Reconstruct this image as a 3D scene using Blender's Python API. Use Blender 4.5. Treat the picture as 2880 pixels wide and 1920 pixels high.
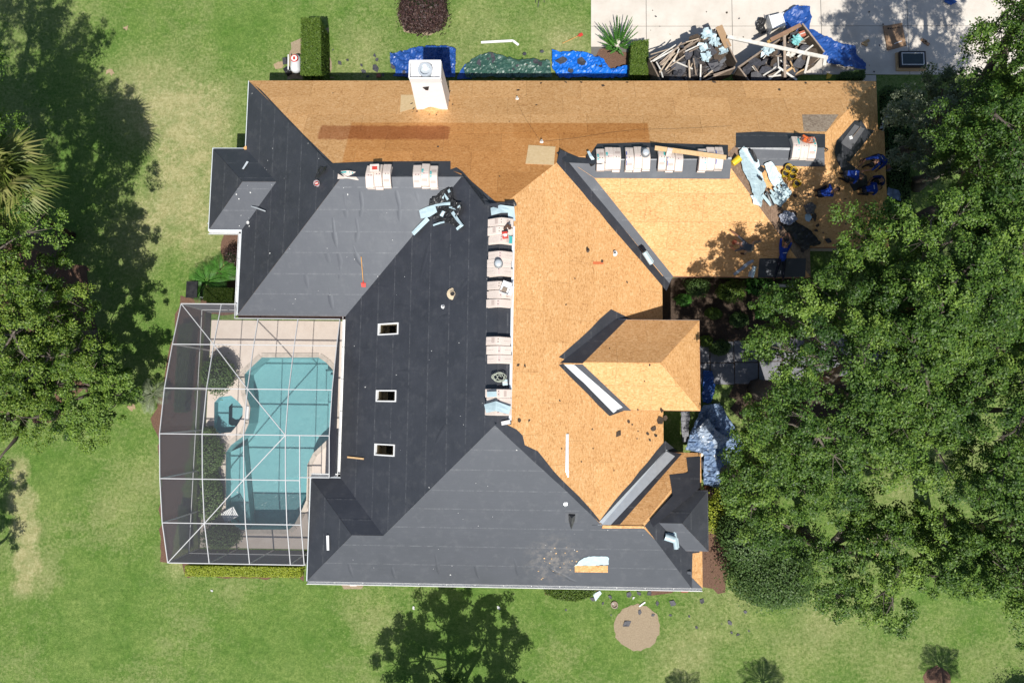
import bpy, bmesh, math, random
import numpy as np
from mathutils import Vector, Matrix, noise as mnoise
from mathutils.geometry import tessellate_polygon

# ------------------------------------------------------------------ camera, sky, sun, exposure
for o in list(bpy.data.objects): bpy.data.objects.remove(o)
SC = bpy.context.scene
COL = SC.collection
CAM_H, FOC = 33.0, 1920.0
cam = bpy.data.cameras.new('camera'); cam.lens = 24.0; cam.sensor_width = 36.0; cam.clip_end = 2000; cam.clip_start = .5
camo = bpy.data.objects.new('camera', cam); COL.objects.link(camo)
camo.location = (0, 0, CAM_H); camo.rotation_euler = (.0907, .0227, .0119)
SC.camera = camo
SUNV = Vector((.075, -.63, 1.0)).normalized()
w = bpy.data.worlds.new('World'); SC.world = w; w.use_nodes = True
nt = w.node_tree; bg = nt.nodes['Background']
sky = nt.nodes.new('ShaderNodeTexSky'); sky.sky_type = 'NISHITA'; sky.sun_disc = False
sky.sun_elevation = math.asin(SUNV.z); sky.sun_rotation = math.atan2(SUNV.x, SUNV.y)
nt.links.new(sky.outputs[0], bg.inputs[0]); bg.inputs[1].default_value = .08
sl = bpy.data.lights.new('sun', 'SUN'); sl.energy = 4.7; sl.angle = math.radians(.53); sl.color = (1, .965, .91)
so = bpy.data.objects.new('sun', sl); COL.objects.link(so); so.location = (10, -40, 60)
so.rotation_euler = (-SUNV).to_track_quat('-Z', 'Y').to_euler()
SC.view_settings.view_transform = 'Standard'; SC.view_settings.look = 'None'
SC.view_settings.gamma = 1; SC.view_settings.exposure = .36; SC.view_settings.use_curve_mapping = False
SC.render.resolution_x = 1024; SC.render.resolution_y = 682

# ------------------------------------------------------------------ survey: photo point + height -> place
CM = camo.rotation_euler.to_matrix()
def W(px, py, z=0.0):
    v = CM @ Vector((px-1440, 960-py, -FOC)); k = (z-CAM_H)/v.z
    return Vector((v.x*k, v.y*k, z))
S_ = 2880/2352
def D(x, y, z=0.0): return W(x*S_, y*S_, z)

# ------------------------------------------------------------------ materials
MATS = {}
def nodes_of(name):
    m = bpy.data.materials.new(name); m.use_nodes = True
    return m, m.node_tree, m.node_tree.nodes['Principled BSDF']
def N(t, kind, **kw):
    n = t.nodes.new(kind)
    for k, v in kw.items(): setattr(n, k, v)
    return n
def rgba(c): return (c[0], c[1], c[2], 1)
def math_n(t, op, a, b=None, clamp=False):
    n = t.nodes.new('ShaderNodeMath'); n.operation = op; n.use_clamp = clamp
    for i, v in enumerate((a, b)):
        if v is None: continue
        if isinstance(v, (int, float)): n.inputs[i].default_value = v
        else: t.links.new(v, n.inputs[i])
    return n.outputs[0]
def mixc(t, f, a, b, mode='MIX'):
    n = t.nodes.new('ShaderNodeMix'); n.data_type = 'RGBA'; n.blend_type = mode
    for s, v in ((n.inputs[0], f), (n.inputs[6], a), (n.inputs[7], b)):
        if isinstance(v, (int, float)): s.default_value = v
        elif isinstance(v, tuple): s.default_value = rgba(v)
        else: t.links.new(v, s)
    return n.outputs[2]
def noise_n(t, vec, scale, detail=4, rough=.55, dist=0):
    n = t.nodes.new('ShaderNodeTexNoise'); n.inputs['Scale'].default_value = scale
    n.inputs['Detail'].default_value = detail; n.inputs['Roughness'].default_value = rough; n.inputs['Distortion'].default_value = dist
    if vec is not None: t.links.new(vec, n.inputs['Vector'])
    return n.outputs['Fac']
def ramp(t, f, stops):
    n = t.nodes.new('ShaderNodeValToRGB'); e = n.color_ramp.elements
    while len(e) < len(stops): e.new(.5)
    for x, (p, c) in zip(e, stops): x.position = p; x.color = rgba(c)
    t.links.new(f, n.inputs[0]); return n.outputs[0]
def maprange(t, v, a, b, c=0., d=1.):
    n = t.nodes.new('ShaderNodeMapRange'); n.clamp = True
    t.links.new(v, n.inputs[0])
    for i, q in enumerate((a, b, c, d)): n.inputs[i+1].default_value = q
    return n.outputs[0]
def mapping(t, vec, scale=(1, 1, 1), rot=(0, 0, 0), loc=(0, 0, 0)):
    n = t.nodes.new('ShaderNodeMapping'); n.inputs['Scale'].default_value = scale; n.inputs['Rotation'].default_value = rot; n.inputs['Location'].default_value = loc
    t.links.new(vec, n.inputs[0]); return n.outputs[0]
def coord(t, which='Object'): return t.nodes.new('ShaderNodeTexCoord').outputs[which]
def bump(t, b, h, strength, dist=.02):
    n = t.nodes.new('ShaderNodeBump'); n.inputs['Strength'].default_value = strength; n.inputs['Distance'].default_value = dist
    t.links.new(h, n.inputs['Height']); t.links.new(n.outputs[0], b.inputs['Normal'])
def M(name, c, c2=None, scale=6., rough=.7, spec=.3, bs=0, bscale=40., metal=0., rand=0., stretch=(1, 1, 1)):
    """plain procedural surface: two tones blended by noise, wear in the gloss, fine relief"""
    if name in MATS: return MATS[name]
    m, t, b = nodes_of(name); c2 = c2 or tuple(x*.72 for x in c)
    v = mapping(t, coord(t), stretch)
    f = maprange(t, noise_n(t, v, scale, 6, .62), .3, .7)
    col = mixc(t, f, c, c2)
    if rand:
        r = N(t, 'ShaderNodeObjectInfo').outputs['Random']
        col = mixc(t, 1., col, ramp(t, r, [(0, (1-rand,)*3), (1, (1+rand*.6,)*3)]), 'MULTIPLY')
    t.links.new(col, b.inputs['Base Color'])
    t.links.new(maprange(t, f, 0, 1, max(.05, rough-.08), min(1, rough+.08)), b.inputs['Roughness'])
    b.inputs['Specular IOR Level'].default_value = spec; b.inputs['Metallic'].default_value = metal
    if bs: bump(t, b, noise_n(t, v, bscale, 5, .6), bs)
    MATS[name] = m; return m

def osb(name, tones, sheet_rand=.06, masks=None):
    m, t, b = nodes_of(name)
    uv = N(t, 'ShaderNodeUVMap').outputs[0]
    rnd = N(t, 'ShaderNodeObjectInfo').outputs['Random']
    add = N(t, 'ShaderNodeVectorMath', operation='ADD'); t.links.new(uv, add.inputs[0])
    cmb = N(t, 'ShaderNodeCombineXYZ'); t.links.new(math_n(t, 'MULTIPLY', rnd, 60.), cmb.inputs[0]); t.links.new(math_n(t, 'MULTIPLY', rnd, 37.), cmb.inputs[1])
    t.links.new(cmb.outputs[0], add.inputs[1]); p = add.outputs[0]
    def vor(scale, rot):
        n = N(t, 'ShaderNodeTexVoronoi'); n.inputs['Scale'].default_value = 1.; n.inputs['Randomness'].default_value = 1.
        t.links.new(mapping(t, p, scale, (0, 0, rot)), n.inputs['Vector'])
        s = N(t, 'ShaderNodeSeparateColor'); t.links.new(n.outputs['Color'], s.inputs[0]); return s.outputs[0]
    a = vor((11, 30, 1), .22); c = vor((14, 40, 1), -.3); d = vor((24, 10, 1), .1)
    s = math_n(t, 'ADD', math_n(t, 'ADD', math_n(t, 'MULTIPLY', a, .42), math_n(t, 'MULTIPLY', c, .34)), math_n(t, 'MULTIPLY', d, .24))
    big = noise_n(t, p, 1.1, 4)
    s2 = math_n(t, 'ADD', s, math_n(t, 'MULTIPLY', math_n(t, 'SUBTRACT', big, .5), .35))
    col = ramp(t, s2, tones)
    col = mixc(t, 1., col, ramp(t, rnd, [(0, (1-sheet_rand, 1-sheet_rand*1.15, 1-sheet_rand*1.4)), (.6, (1, 1, 1)), (1, (1+sheet_rand*.45,)*3)]), 'MULTIPLY')
    if masks:
        pos = N(t, 'ShaderNodeNewGeometry').outputs['Position']
        sx = N(t, 'ShaderNodeSeparateXYZ'); t.links.new(pos, sx.inputs[0])
        wob = math_n(t, 'MULTIPLY', math_n(t, 'SUBTRACT', noise_n(t, pos, 2.2, 5, .65), .5), 1.)
        for (x0, x1, y0, y1, soft, wa, colr, k) in masks:
            X = math_n(t, 'ADD', sx.outputs[0], math_n(t, 'MULTIPLY', wob, wa)); Y = math_n(t, 'ADD', sx.outputs[1], math_n(t, 'MULTIPLY', wob, wa))
            f = math_n(t, 'MULTIPLY', math_n(t, 'MULTIPLY', maprange(t, X, x0-soft, x0+soft), maprange(t, X, x1+soft, x1-soft)),
                       math_n(t, 'MULTIPLY', maprange(t, Y, y0-soft, y0+soft), maprange(t, Y, y1+soft, y1-soft)))
            col = mixc(t, math_n(t, 'MULTIPLY', f, k), col, colr, 'MULTIPLY')
    t.links.new(col, b.inputs['Base Color']); b.inputs['Roughness'].default_value = .72; b.inputs['Specular IOR Level'].default_value = .25
    bump(t, b, s, .25, .006)
    MATS[name] = m; return m
OSB_T = [(.1, (.37, .185, .07)), (.26, (.50, .265, .103)), (.42, (.575, .315, .125)), (.62, (.62, .35, .148)), (.9, (.70, .45, .23))]

def felt(name, base=.023, rough=.58, spec=1.0, tint=(.95, .99, 1.2)):
    m, t, b = nodes_of(name)
    uv = N(t, 'ShaderNodeUVMap').outputs[0]
    pos = N(t, 'ShaderNodeNewGeometry').outputs['Position']
    f = noise_n(t, pos, .9, 6, .65); g = noise_n(t, mapping(t, uv, (1.2, 14, 1)), 1., 4, .6)
    dust = maprange(t, noise_n(t, pos, 2.6, 7, .7), .52, .75)
    col = ramp(t, math_n(t, 'ADD', math_n(t, 'MULTIPLY', f, .7), math_n(t, 'MULTIPLY', g, .3)), [(.3, tuple(base*.8*q for q in tint)), (.7, tuple(base*1.45*q for q in tint))])
    col = mixc(t, math_n(t, 'MULTIPLY', dust, .6), col, (.06, .06, .063))
    # tan sawdust trodden into the felt above the lower eave
    dn = N(t, 'ShaderNodeVectorMath', operation='DISTANCE'); t.links.new(pos, dn.inputs[0]); dn.inputs[1].default_value = D(1275, 1292, 3.8)
    saw = math_n(t, 'MULTIPLY', maprange(t, dn.outputs['Value'], 1.5, .2), maprange(t, noise_n(t, pos, 3.2, 7, .75), .46, .7))
    col = mixc(t, math_n(t, 'MULTIPLY', saw, .6), col, (.30, .25, .19))
    scuff = maprange(t, noise_n(t, mapping(t, pos, (1.4, 1.4, 1.4)), 5.5, 8, .85), .6, .72)
    col = mixc(t, math_n(t, 'MULTIPLY', scuff, .22), col, (.13, .13, .135))
    sp = N(t, 'ShaderNodeSeparateXYZ'); t.links.new(uv, sp.inputs[0])
    # light caught on each course's lower lap, and dust, painted in (V runs 0..1 inside a course)
    fr = math_n(t, 'FRACT', sp.outputs[1])
    edge = math_n(t, 'MULTIPLY', maprange(t, fr, .06, .0), maprange(t, noise_n(t, mapping(t, uv, (1.6, .5, 1)), 1.3, 6, .8), .44, .66))
    col = mixc(t, math_n(t, 'MULTIPLY', edge, .5), col, (.24, .24, .24))
    t.links.new(col, b.inputs['Base Color'])
    t.links.new(maprange(t, f, .3, .7, rough-.035, rough+.035), b.inputs['Roughness'])
    b.inputs['Specular IOR Level'].default_value = spec; b.inputs['Specular Tint'].default_value = (.86, .92, 1, 1)
    wr = noise_n(t, mapping(t, uv, (1.5, .9, 1)), 1.2, 3, .5, .4); fine = noise_n(t, pos, 55, 3, .6)
    h = math_n(t, 'ADD', math_n(t, 'MULTIPLY', wr, .9), math_n(t, 'MULTIPLY', fine, .07))
    bump(t, b, h, .3, .018)
    MATS[name] = m; return m

def leaf_mat(name, dark, mid, light, rough=.5, trans=.2):
    m, t, b = nodes_of(name)
    a = N(t, 'ShaderNodeAttribute', attribute_name='tint')
    col = ramp(t, a.outputs['Fac'], [(0, dark), (.5, mid), (1, light)])
    t.links.new(col, b.inputs['Base Color']); b.inputs['Roughness'].default_value = rough; b.inputs['Specular IOR Level'].default_value = .28
    tr = N(t, 'ShaderNodeBsdfTranslucent'); t.links.new(mixc(t, .5, col, (.16, .34, .03), 'MIX'), tr.inputs[0])
    mx = N(t, 'ShaderNodeMixShader'); mx.inputs[0].default_value = trans
    t.links.new(b.outputs[0], mx.inputs[1]); t.links.new(tr.outputs[0], mx.inputs[2])
    t.links.new(mx.outputs[0], t.nodes['Material Output'].inputs[0])
    MATS[name] = m; return m

# ------------------------------------------------------------------ mesh helpers
class B:
    """collects shapes, links them as one mesh object"""
    def __init__(s): s.v = []; s.f = []; s.mi = []; s.m = 0
    def add(s, vs, fs):
        n = len(s.v); s.v += [tuple(q) for q in vs]; s.f += [tuple(i+n for i in f) for f in fs]; s.mi += [s.m]*len(fs); return s
    def box(s, c, size, rot=None, taper=1.):
        hx, hy, hz = size[0]/2, size[1]/2, size[2]/2; vs = []
        for z, k in ((-hz, 1), (hz, taper)):
            for x, y in ((-hx, -hy), (hx, -hy), (hx, hy), (-hx, hy)):
                q = Vector((x*k, y*k, z)); vs.append((rot @ q if rot else q)+Vector(c))
        return s.add(vs, [(3, 2, 1, 0), (4, 5, 6, 7), (0, 1, 5, 4), (1, 2, 6, 5), (2, 3, 7, 6), (3, 0, 4, 7)])
    def bar(s, a, b, wd, th, up=Vector((0, 0, 1))):
        a = Vector(a); b = Vector(b); d = (b-a); L = d.length; d = d/L
        side = d.cross(up); side = side.normalized() if side.length > 1e-4 else Vector((1, 0, 0)); n = side.cross(d)
        return s.box((a+b)/2, (L, wd, th), Matrix((d, side, n)).transposed())
    def tube(s, pts, rad, n=6, caps=True):
        pts = [Vector(p) for p in pts]; k = len(pts); rad = rad if isinstance(rad, (list, tuple)) else [rad]*k; vs = []
        ref = None
        for i, p in enumerate(pts):
            d = (pts[min(i+1, k-1)]-pts[max(i-1, 0)]).normalized()
            if ref is None: ref = Vector((0, 0, 1)) if abs(d.z) < .9 else Vector((1, 0, 0))
            u = d.cross(ref); u = u.normalized() if u.length > 1e-5 else Vector((1, 0, 0)); ww = u.cross(d)
            for j in range(n):
                a = 2*math.pi*j/n; vs.append(p+(u*math.cos(a)+ww*math.sin(a))*rad[i])
        fs = [(i*n+j, i*n+(j+1) % n, (i+1)*n+(j+1) % n, (i+1)*n+j) for i in range(k-1) for j in range(n)]
        if caps: fs += [tuple(range(n-1, -1, -1)), tuple((k-1)*n+j for j in range(n))]
        return s.add(vs, fs)
    def prism(s, poly, z0, z1):
        n = len(poly); vs = [(p[0], p[1], z0) for p in poly]+[(p[0], p[1], z1) for p in poly]
        return s.add(vs, [tuple(range(n-1, -1, -1)), tuple(range(n, 2*n))]+[(i, (i+1) % n, n+(i+1) % n, n+i) for i in range(n)])
    def slab(s, top, down):
        n = len(top); dn = Vector(down); vs = [Vector(p) for p in top]; vs += [p+dn for p in vs[:n]]
        return s.add(vs, [tuple(range(n)), tuple(range(2*n-1, n-1, -1))]+[((i+1) % n, i, n+i, n+(i+1) % n) for i in range(n)])
    def lathe(s, prof, c=(0, 0, 0), n=16, R=None, close=False):
        vs = []; k = len(prof)
        for r, z in prof:
            for j in range(n):
                a = 2*math.pi*j/n; q = Vector((r*math.cos(a), r*math.sin(a), z)); vs.append((R @ q if R else q)+Vector(c))
        fs = [(i*n+j, i*n+(j+1) % n, (i+1)*n+(j+1) % n, (i+1)*n+j) for i in range(k-1) for j in range(n)]
        fs += [tuple(range(n-1, -1, -1)), tuple((k-1)*n+j for j in range(n))]
        return s.add(vs, fs)
    def build(s, name, mat, parent=None, smooth=False, uv=None, bevel=0):
        me = bpy.data.meshes.new(name); me.from_pydata(s.v, [], s.f); me.update()
        for q in (mat if isinstance(mat, (list, tuple)) else [mat]): me.materials.append(q)
        if isinstance(mat, (list, tuple)): me.polygons.foreach_set('material_index', s.mi)
        if smooth: me.polygons.foreach_set('use_smooth', [True]*len(me.polygons))
        if uv:
            l = me.uv_layers.new(name='UVMap'); co = [uv(v) for v in s.v]
            li = np.zeros(len(me.loops), dtype=np.int32); me.loops.foreach_get('vertex_index', li)
            l.data.foreach_set('uv', np.array(co, dtype=np.float32)[li].ravel())
        o = bpy.data.objects.new(name, me); COL.objects.link(o)
        if parent: adopt(o, parent)
        if bevel:
            md = o.modifiers.new('bevel', 'BEVEL'); md.width = bevel; md.segments = 2; md.limit_method = 'ANGLE'
        return o
def wmat(p):
    m = Matrix.LocRotScale(p.location, p.rotation_euler, p.scale)
    if p.parent: m = wmat(p.parent) @ p.matrix_parent_inverse @ m
    return m
def adopt(o, p):
    """part in place coordinates joins its thing without moving"""
    o.parent = p; o.matrix_parent_inverse = wmat(p).inverted()
def tag(o, label=None, cat=None, group=None, kind=None):
    for k, v in (('label', label), ('category', cat), ('group', group), ('kind', kind)):
        if v: o[k] = v
    return o
def thing(name, loc, label, cat, group=None, rz=0):
    o = bpy.data.objects.new(name, None); COL.objects.link(o); o.location = loc; o.rotation_euler = (0, 0, rz); o.empty_display_size = .3
    return tag(o, label, cat, group)
def copy_tree(o, parent=None):
    c = o.copy(); COL.objects.link(c); c.parent = parent
    for ch in o.children: copy_tree(ch, c)
    return c
def flat_poly(name, loops, z, mat, kind=None, parent=None):
    """flat sheet with holes"""
    L = [[Vector((p[0], p[1], z)) for p in l] for l in loops]
    tr = tessellate_polygon(L); vs = [p for l in L for p in l]; fs = []
    for a, b, c in tr:
        nz = (vs[b]-vs[a]).cross(vs[c]-vs[a]).z
        fs.append((a, b, c) if nz > 0 else (a, c, b))
    b = B(); b.add(vs, fs); o = b.build(name, mat, parent)
    return tag(o, kind=kind)
def clip(poly, ax, lim, keep_less):
    out = []; n = len(poly)
    for i in range(n):
        p, q = poly[i], poly[(i+1) % n]
        ip = (p[ax] <= lim) if keep_less else (p[ax] >= lim); iq = (q[ax] <= lim) if keep_less else (q[ax] >= lim)
        if ip: out.append(p)
        if ip != iq:
            k = (lim-p[ax])/(q[ax]-p[ax]); out.append((p[0]+(q[0]-p[0])*k, p[1]+(q[1]-p[1])*k))
    return out
def clip_rect(poly, u0, u1, v0, v1):
    for ax, lim, ls in ((0, u0, False), (0, u1, True), (1, v0, False), (1, v1, True)):
        poly = clip(poly, ax, lim, ls)
        if len(poly) < 3: return []
    out = []
    for p in poly:
        if not out or abs(p[0]-out[-1][0])+abs(p[1]-out[-1][1]) > 1e-4: out.append(p)
    if len(out) > 2 and abs(out[0][0]-out[-1][0])+abs(out[0][1]-out[-1][1]) < 1e-4: out.pop()
    return out if len(out) > 2 and abs(area(out)) > .004 else []
def area(p): return .5*sum(p[i][0]*p[(i+1) % len(p)][1]-p[(i+1) % len(p)][0]*p[i][1] for i in range(len(p)))
def inside(poly, x, y):
    c = False; n = len(poly)
    for i in range(n):
        x0, y0 = poly[i][0], poly[i][1]; x1, y1 = poly[i-1][0], poly[i-1][1]
        if (y0 > y) != (y1 > y) and x < (x1-x0)*(y-y0)/(y1-y0)+x0: c = not c
    return c

# ------------------------------------------------------------------ palette
white = M('white_paint', (.78, .78, .76), (.68, .68, .67), 3, .45, .4)
trimw = M('white_metal_trim', (.74, .78, .79), (.62, .66, .68), 2, .35, .5)
pale = M('pale_membrane_film', (.46, .58, .61), (.36, .47, .51), 5, .38, .5, .3, 12)
stucco = M('beige_stucco', (.46, .38, .30), None, 4, .9, .2, .4, 60)
fascia_m = M('fascia_wood', (.42, .22, .13), (.25, .10, .07), 6, .7, .3)
deckm = M('roof_deck_board', (.20, .12, .06), None, 6, .8, .2)
concrete = M('pale_concrete', (.62, .57, .50), (.50, .45, .385), .9, .85, .2, .3, 80)
pdeck = M('cream_pool_deck', (.70, .61, .53), (.62, .53, .455), 2, .8, .2, .2, 90)
woodl = M('old_pale_lumber', (.50, .41, .31), (.36, .28, .2), 9, .75, .2, .2, 30, rand=.25)
woodp = M('fresh_sawn_wood', (.62, .42, .22), (.50, .32, .16), 9, .7, .25, .2, 30, rand=.2, stretch=(1, 1, 1))
woodg = M('weathered_wood', (.34, .27, .21), (.22, .17, .13), 9, .8, .2, .3, 30, rand=.3)
woodw = M('white_painted_board', (.70, .68, .62), (.50, .46, .40), 5, .6, .3, .2, 30, rand=.12)
card = M('brown_cardboard', (.33, .21, .13), (.27, .17, .10), 4, .85, .15)
blackp = M('black_plastic', (.012, .012, .014), (.03, .03, .03), 6, .4, .5, .3, 20)
scrapm = M('dark_felt_scrap', (.028, .028, .034), (.075, .075, .085), 9, .6, .5, .4, 40, rand=.4)
scrapb = M('bare_shingle_scrap', (.10, .075, .055), (.055, .04, .03), 9, .8, .2, .4, 40, rand=.3)
greyp = M('grey_metal', (.30, .31, .31), (.22, .23, .23), 8, .35, .5, metal=.6)
galv = M('galvanized_steel', (.62, .66, .68), (.52, .56, .58), 5, .35, .5, metal=.35)
dulls = M('dull_silver_tape', (.30, .315, .33), (.22, .23, .24), 8, .5, .4)
yellow = M('yellow_plastic', (.75, .52, .02), (.62, .40, .02), 8, .4, .5)
red = M('red_plastic', (.55, .05, .03), (.42, .04, .03), 8, .45, .4)
orange = M('orange_wood', (.66, .34, .10), None, 9, .6, .3)
wrap = M('shingle_bundle_wrap', (.68, .59, .52), (.58, .49, .43), 14, .5, .4, .25, 26, rand=.1, stretch=(1, 3, 1))
wrapside = M('shingle_bundle_edges', (.50, .44, .40), (.26, .22, .20), 40, .85, .2, .5, 60, stretch=(.3, .3, 3))
teal = M('teal_print', (.06, .42, .40), (.05, .33, .34), 20, .5, .4)
navyp = M('blue_print', (.06, .10, .35), None, 20, .5, .4)
ink = M('dark_print', (.03, .025, .02), None, 20, .6, .2)
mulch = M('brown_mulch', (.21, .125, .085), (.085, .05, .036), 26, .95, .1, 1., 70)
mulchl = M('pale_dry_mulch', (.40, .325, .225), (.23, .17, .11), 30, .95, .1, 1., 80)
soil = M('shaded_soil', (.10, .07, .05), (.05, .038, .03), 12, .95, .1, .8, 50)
bark = M('grey_bark', (.17, .145, .12), (.09, .075, .06), 12, .9, .15, .8, 30)
brick = M('red_brick', (.36, .15, .10), (.24, .09, .07), 12, .85, .2, .3, 60)
osb_m = osb('osb_sheathing', OSB_T)
osb_br = osb('old_brown_sheathing', [(.0, (.10, .065, .045)), (.3, (.19, .125, .085)), (.6, (.26, .175, .12)), (1, (.34, .24, .17))], .1)
osb_gr = osb('weathered_grey_sheathing', [(.0, (.13, .09, .06)), (.3, (.24, .18, .13)), (.6, (.33, .26, .19)), (1, (.44, .36, .28))], .1)
felt_m = felt('black_underlayment')
felt_v = felt('black_valley_membrane', .024, .6, .85)

# ------------------------------------------------------------------ roof geometry
ZE, T = 3.0, .564
xW, yN, yS1, xMW, xME, yS, xSW, ySWn = -13.02, 14.67, 3.775, -8.133, 5.902, -7.717, -9.441, -3.283
yS2, yS3, xNBE, xEE, xEX = 5.694, 7.044, 12.417, 15.584, 15.98
yPn, yPs, xPE, zP, TP = 3.57, -.21, 7.19, 4.27, .69
ySEn, xSEE = -2.03, 7.507
yWn, yWs, xWW = 11.469, 7.608, -14.524
yXn, yXs, xXE, zX = -3.57, -6.08, 7.66, 3.45
hB = (yN-yS1)/2; yrB = yN-hB
hM = (xME-xMW)/2; xr = xMW+hM
h2 = (yN-yS2)/2; yr2 = yN-h2
h3 = (yN-yS3)/2; yr3 = yN-h3
hS = (ySEn-yS)/2; yrS = yS+hS
hw = (ySWn-yS)/2; yrw = yS+hw
hW = (yWn-yWs)/2; yrW = yWn-hW
hP = (yPn-yPs)/2; yrP = yPn-hP; zrP = zP+hP*TP
hX = (yXn-yXs)/2; yrX = yXn-hX; zrX = zX+hX*T
xPv = xME-(zrP-ZE)/T; xPe = xME-(zP-ZE)/T
xXv = xSEE-(zrX-ZE)/T; xXe = xSEE-(zX-ZE)/T
BLK = [(xW, xr, yS1, yN, ZE, T, 'E'), (xMW, xME, yS, yN, ZE, T, ''), (xSW, xr, yS, ySWn, ZE, T, 'E'), (xr, xNBE, yS2, yN, ZE, T, 'W'),
       (xr, xEX, yS3, yN, ZE, T, 'W'), (xr, xSEE, yS, ySEn, ZE, T, 'W'), (xWW, xr, yWs, yWn, ZE, T, 'E'), (xPv, xPE, yPs, yPn, zP, TP, 'W'), (xXv, xXE, yXs, yXn, zX, T, 'W')]
def roofz(x, y):
    best = 0.
    for x0, x1, y0, y1, z0, t, op in BLK:
        if x0 <= x <= x1 and y0 <= y <= y1:
            d = min(y-y0, y1-y, 99 if op == 'E' else x1-x, 99 if op == 'W' else x-x0)
            z = z0+t*d
            if x1 == xEX and op == 'W': z = z0+t*min(y-y0, y1-y, xEE-x)
            best = max(best, z)
    return best
def on_roof(px, py, lift=0.):
    z = 4.5
    for _ in range(60):
        p = W(px, py, z); r = roofz(p.x, p.y); z = .6*z+.4*(r if r > 0 else 3.)
    p = W(px, py, z); p.z += lift; return p
def rD(x, y, lift=0.): return on_roof(x*S_, y*S_, lift)
# slope name: outline, side it faces, eave coordinate, eave height, pitch
SL = {
 'N': ([(xW, yN), (xW+hB, yrB), (xMW+hB, yrB), (xr, yN-hM), (xME-h2, yr2), (xNBE-h2, yr2), (xNBE-h3, yr3), (xEE-h3, yr3), (xEE, yN)], 'N', yN, ZE, T),
 'BW': ([(xW, yN), (xW, yWn), (xW+hW, yrW), (xW, yWs), (xW, yS1), (xW+hB, yrB)], 'W', xW, ZE, T),
 'BS': ([(xW, yS1), (xMW, yS1), (xMW+hB, yrB), (xW+hB, yrB)], 'S', yS1, ZE, T),
 'MW': ([(xMW, yS1), (xMW, ySWn), (xMW+hw, yrw), (xr, yS+hM), (xr, yN-hM), (xMW+hB, yrB)], 'W', xMW, ZE, T),
 'wN': ([(xMW, ySWn), (xSW, ySWn), (xSW+hw, yrw), (xMW+hw, yrw)], 'N', ySWn, ZE, T),
 'wW': ([(xSW, ySWn), (xSW, yS), (xSW+hw, yrw)], 'W', xSW, ZE, T),
 'S': ([(xSW, yS), (xSEE, yS), (xSEE-hS, yrS), (xME-hS, yrS), (xr, yS+hM), (xMW+hw, yrw), (xSW+hw, yrw)], 'S', yS, ZE, T),
 'ME': ([(xr, yN-hM), (xr, yS+hM), (xME-hS, yrS), (xME, ySEn), (xME, yS2), (xME-h2, yr2)], 'E', xME, ZE, T),
 '2S': ([(xME-h2, yr2), (xME, yS2), (xNBE, yS2), (xNBE-h2, yr2)], 'S', yS2, ZE, T),
 '2E': ([(xNBE, yS2), (xNBE, yS3), (xNBE-h3, yr3), (xNBE-h2, yr2)], 'E', xNBE, ZE, T),
 '3S': ([(xNBE, yS3), (xEE, yS3), (xEE-h3, yr3), (xNBE-h3, yr3)], 'S', yS3, ZE, T),
 '3E': ([(xEE, yS3), (xEX, yS3), (xEX, 12.42), (xEE, 12.42), (xEE, yN), (xEE-h3, yr3)], 'E', xEE, ZE, T),
 'eN': ([(xME-hS, yrS), (xSEE-hS, yrS), (xSEE, ySEn), (xME, ySEn)], 'N', ySEn, ZE, T),
 'eE': ([(xSEE, ySEn), (xSEE, yS), (xSEE-hS, yrS)], 'E', xSEE, ZE, T),
 'WN': ([(xW, yWn), (xWW, yWn), (xWW+hW, yrW), (xW+hW, yrW)], 'N', yWn, ZE, T),
 'WS': ([(xW, yWs), (xWW, yWs), (xWW+hW, yrW), (xW+hW, yrW)], 'S', yWs, ZE, T),
 'WW': ([(xWW, yWn), (xWW, yWs), (xWW+hW, yrW)], 'W', xWW, ZE, T),
 'PN': ([(xPe, yPn), (xPE, yPn), (xPE-hP, yrP), (xPv, yrP)], 'N', yPn, zP, TP),
 'PS': ([(xPe, yPs), (xPE, yPs), (xPE-hP, yrP), (xPv, yrP)], 'S', yPs, zP, TP),
 'PE': ([(xPE, yPn), (xPE, yPs), (xPE-hP, yrP)], 'E', xPE, zP, TP),
 'XN': ([(xXe, yXn), (xXE, yXn), (xXE-hX, yrX), (xXv, yrX)], 'N', yXn, zX, T),
 'XS': ([(xXe, yXs), (xXE, yXs), (xXE-hX, yrX), (xXv, yrX)], 'S', yXs, zX, T),
 'XE': ([(xXE, yXn), (xXE, yXs), (xXE-hX, yrX)], 'E', xXE, zX, T),
}
def dist_of(k, x, y):
    _, s, e, _, _ = SL[k]
    return {'N': e-y, 'S': y-e, 'W': x-e, 'E': e-x}[s]
def plane_z(k, x, y): return SL[k][3]+SL[k][4]*dist_of(k, x, y)
def normal_of(k):
    s, t = SL[k][1], SL[k][4]; h = {'N': (0, 1), 'S': (0, -1), 'W': (-1, 0), 'E': (1, 0)}[s]
    return Vector((h[0]*t, h[1]*t, 1)).normalized()
def hit(px, py, k, off=0.):
    n = normal_of(k); x, y = SL[k][0][0]; p0 = Vector((x, y, plane_z(k, x, y)))
    v = CM @ Vector((px-1440, 960-py, -FOC)); o = Vector((0, 0, CAM_H))
    return o+v*((p0-o).dot(n)/v.dot(n))+n*off
def hD(x, y, k, off=0.): return hit(x*S_, y*S_, k, off)
def to_uv(k, x, y):                       # along the eave, up the slope (true length)
    s = SL[k][1]; return (x if s in 'NS' else y, dist_of(k, x, y)*math.sqrt(1+SL[k][4]**2))
def from_uv(k, u, v, off=0.):
    s, e = SL[k][1], SL[k][2]; d = v/math.sqrt(1+SL[k][4]**2)
    x, y = {'N': (u, e-d), 'S': (u, e+d), 'W': (e+d, u), 'E': (e-d, u)}[s]
    return Vector((x, y, plane_z(k, x, y)))+normal_of(k)*off
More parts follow.
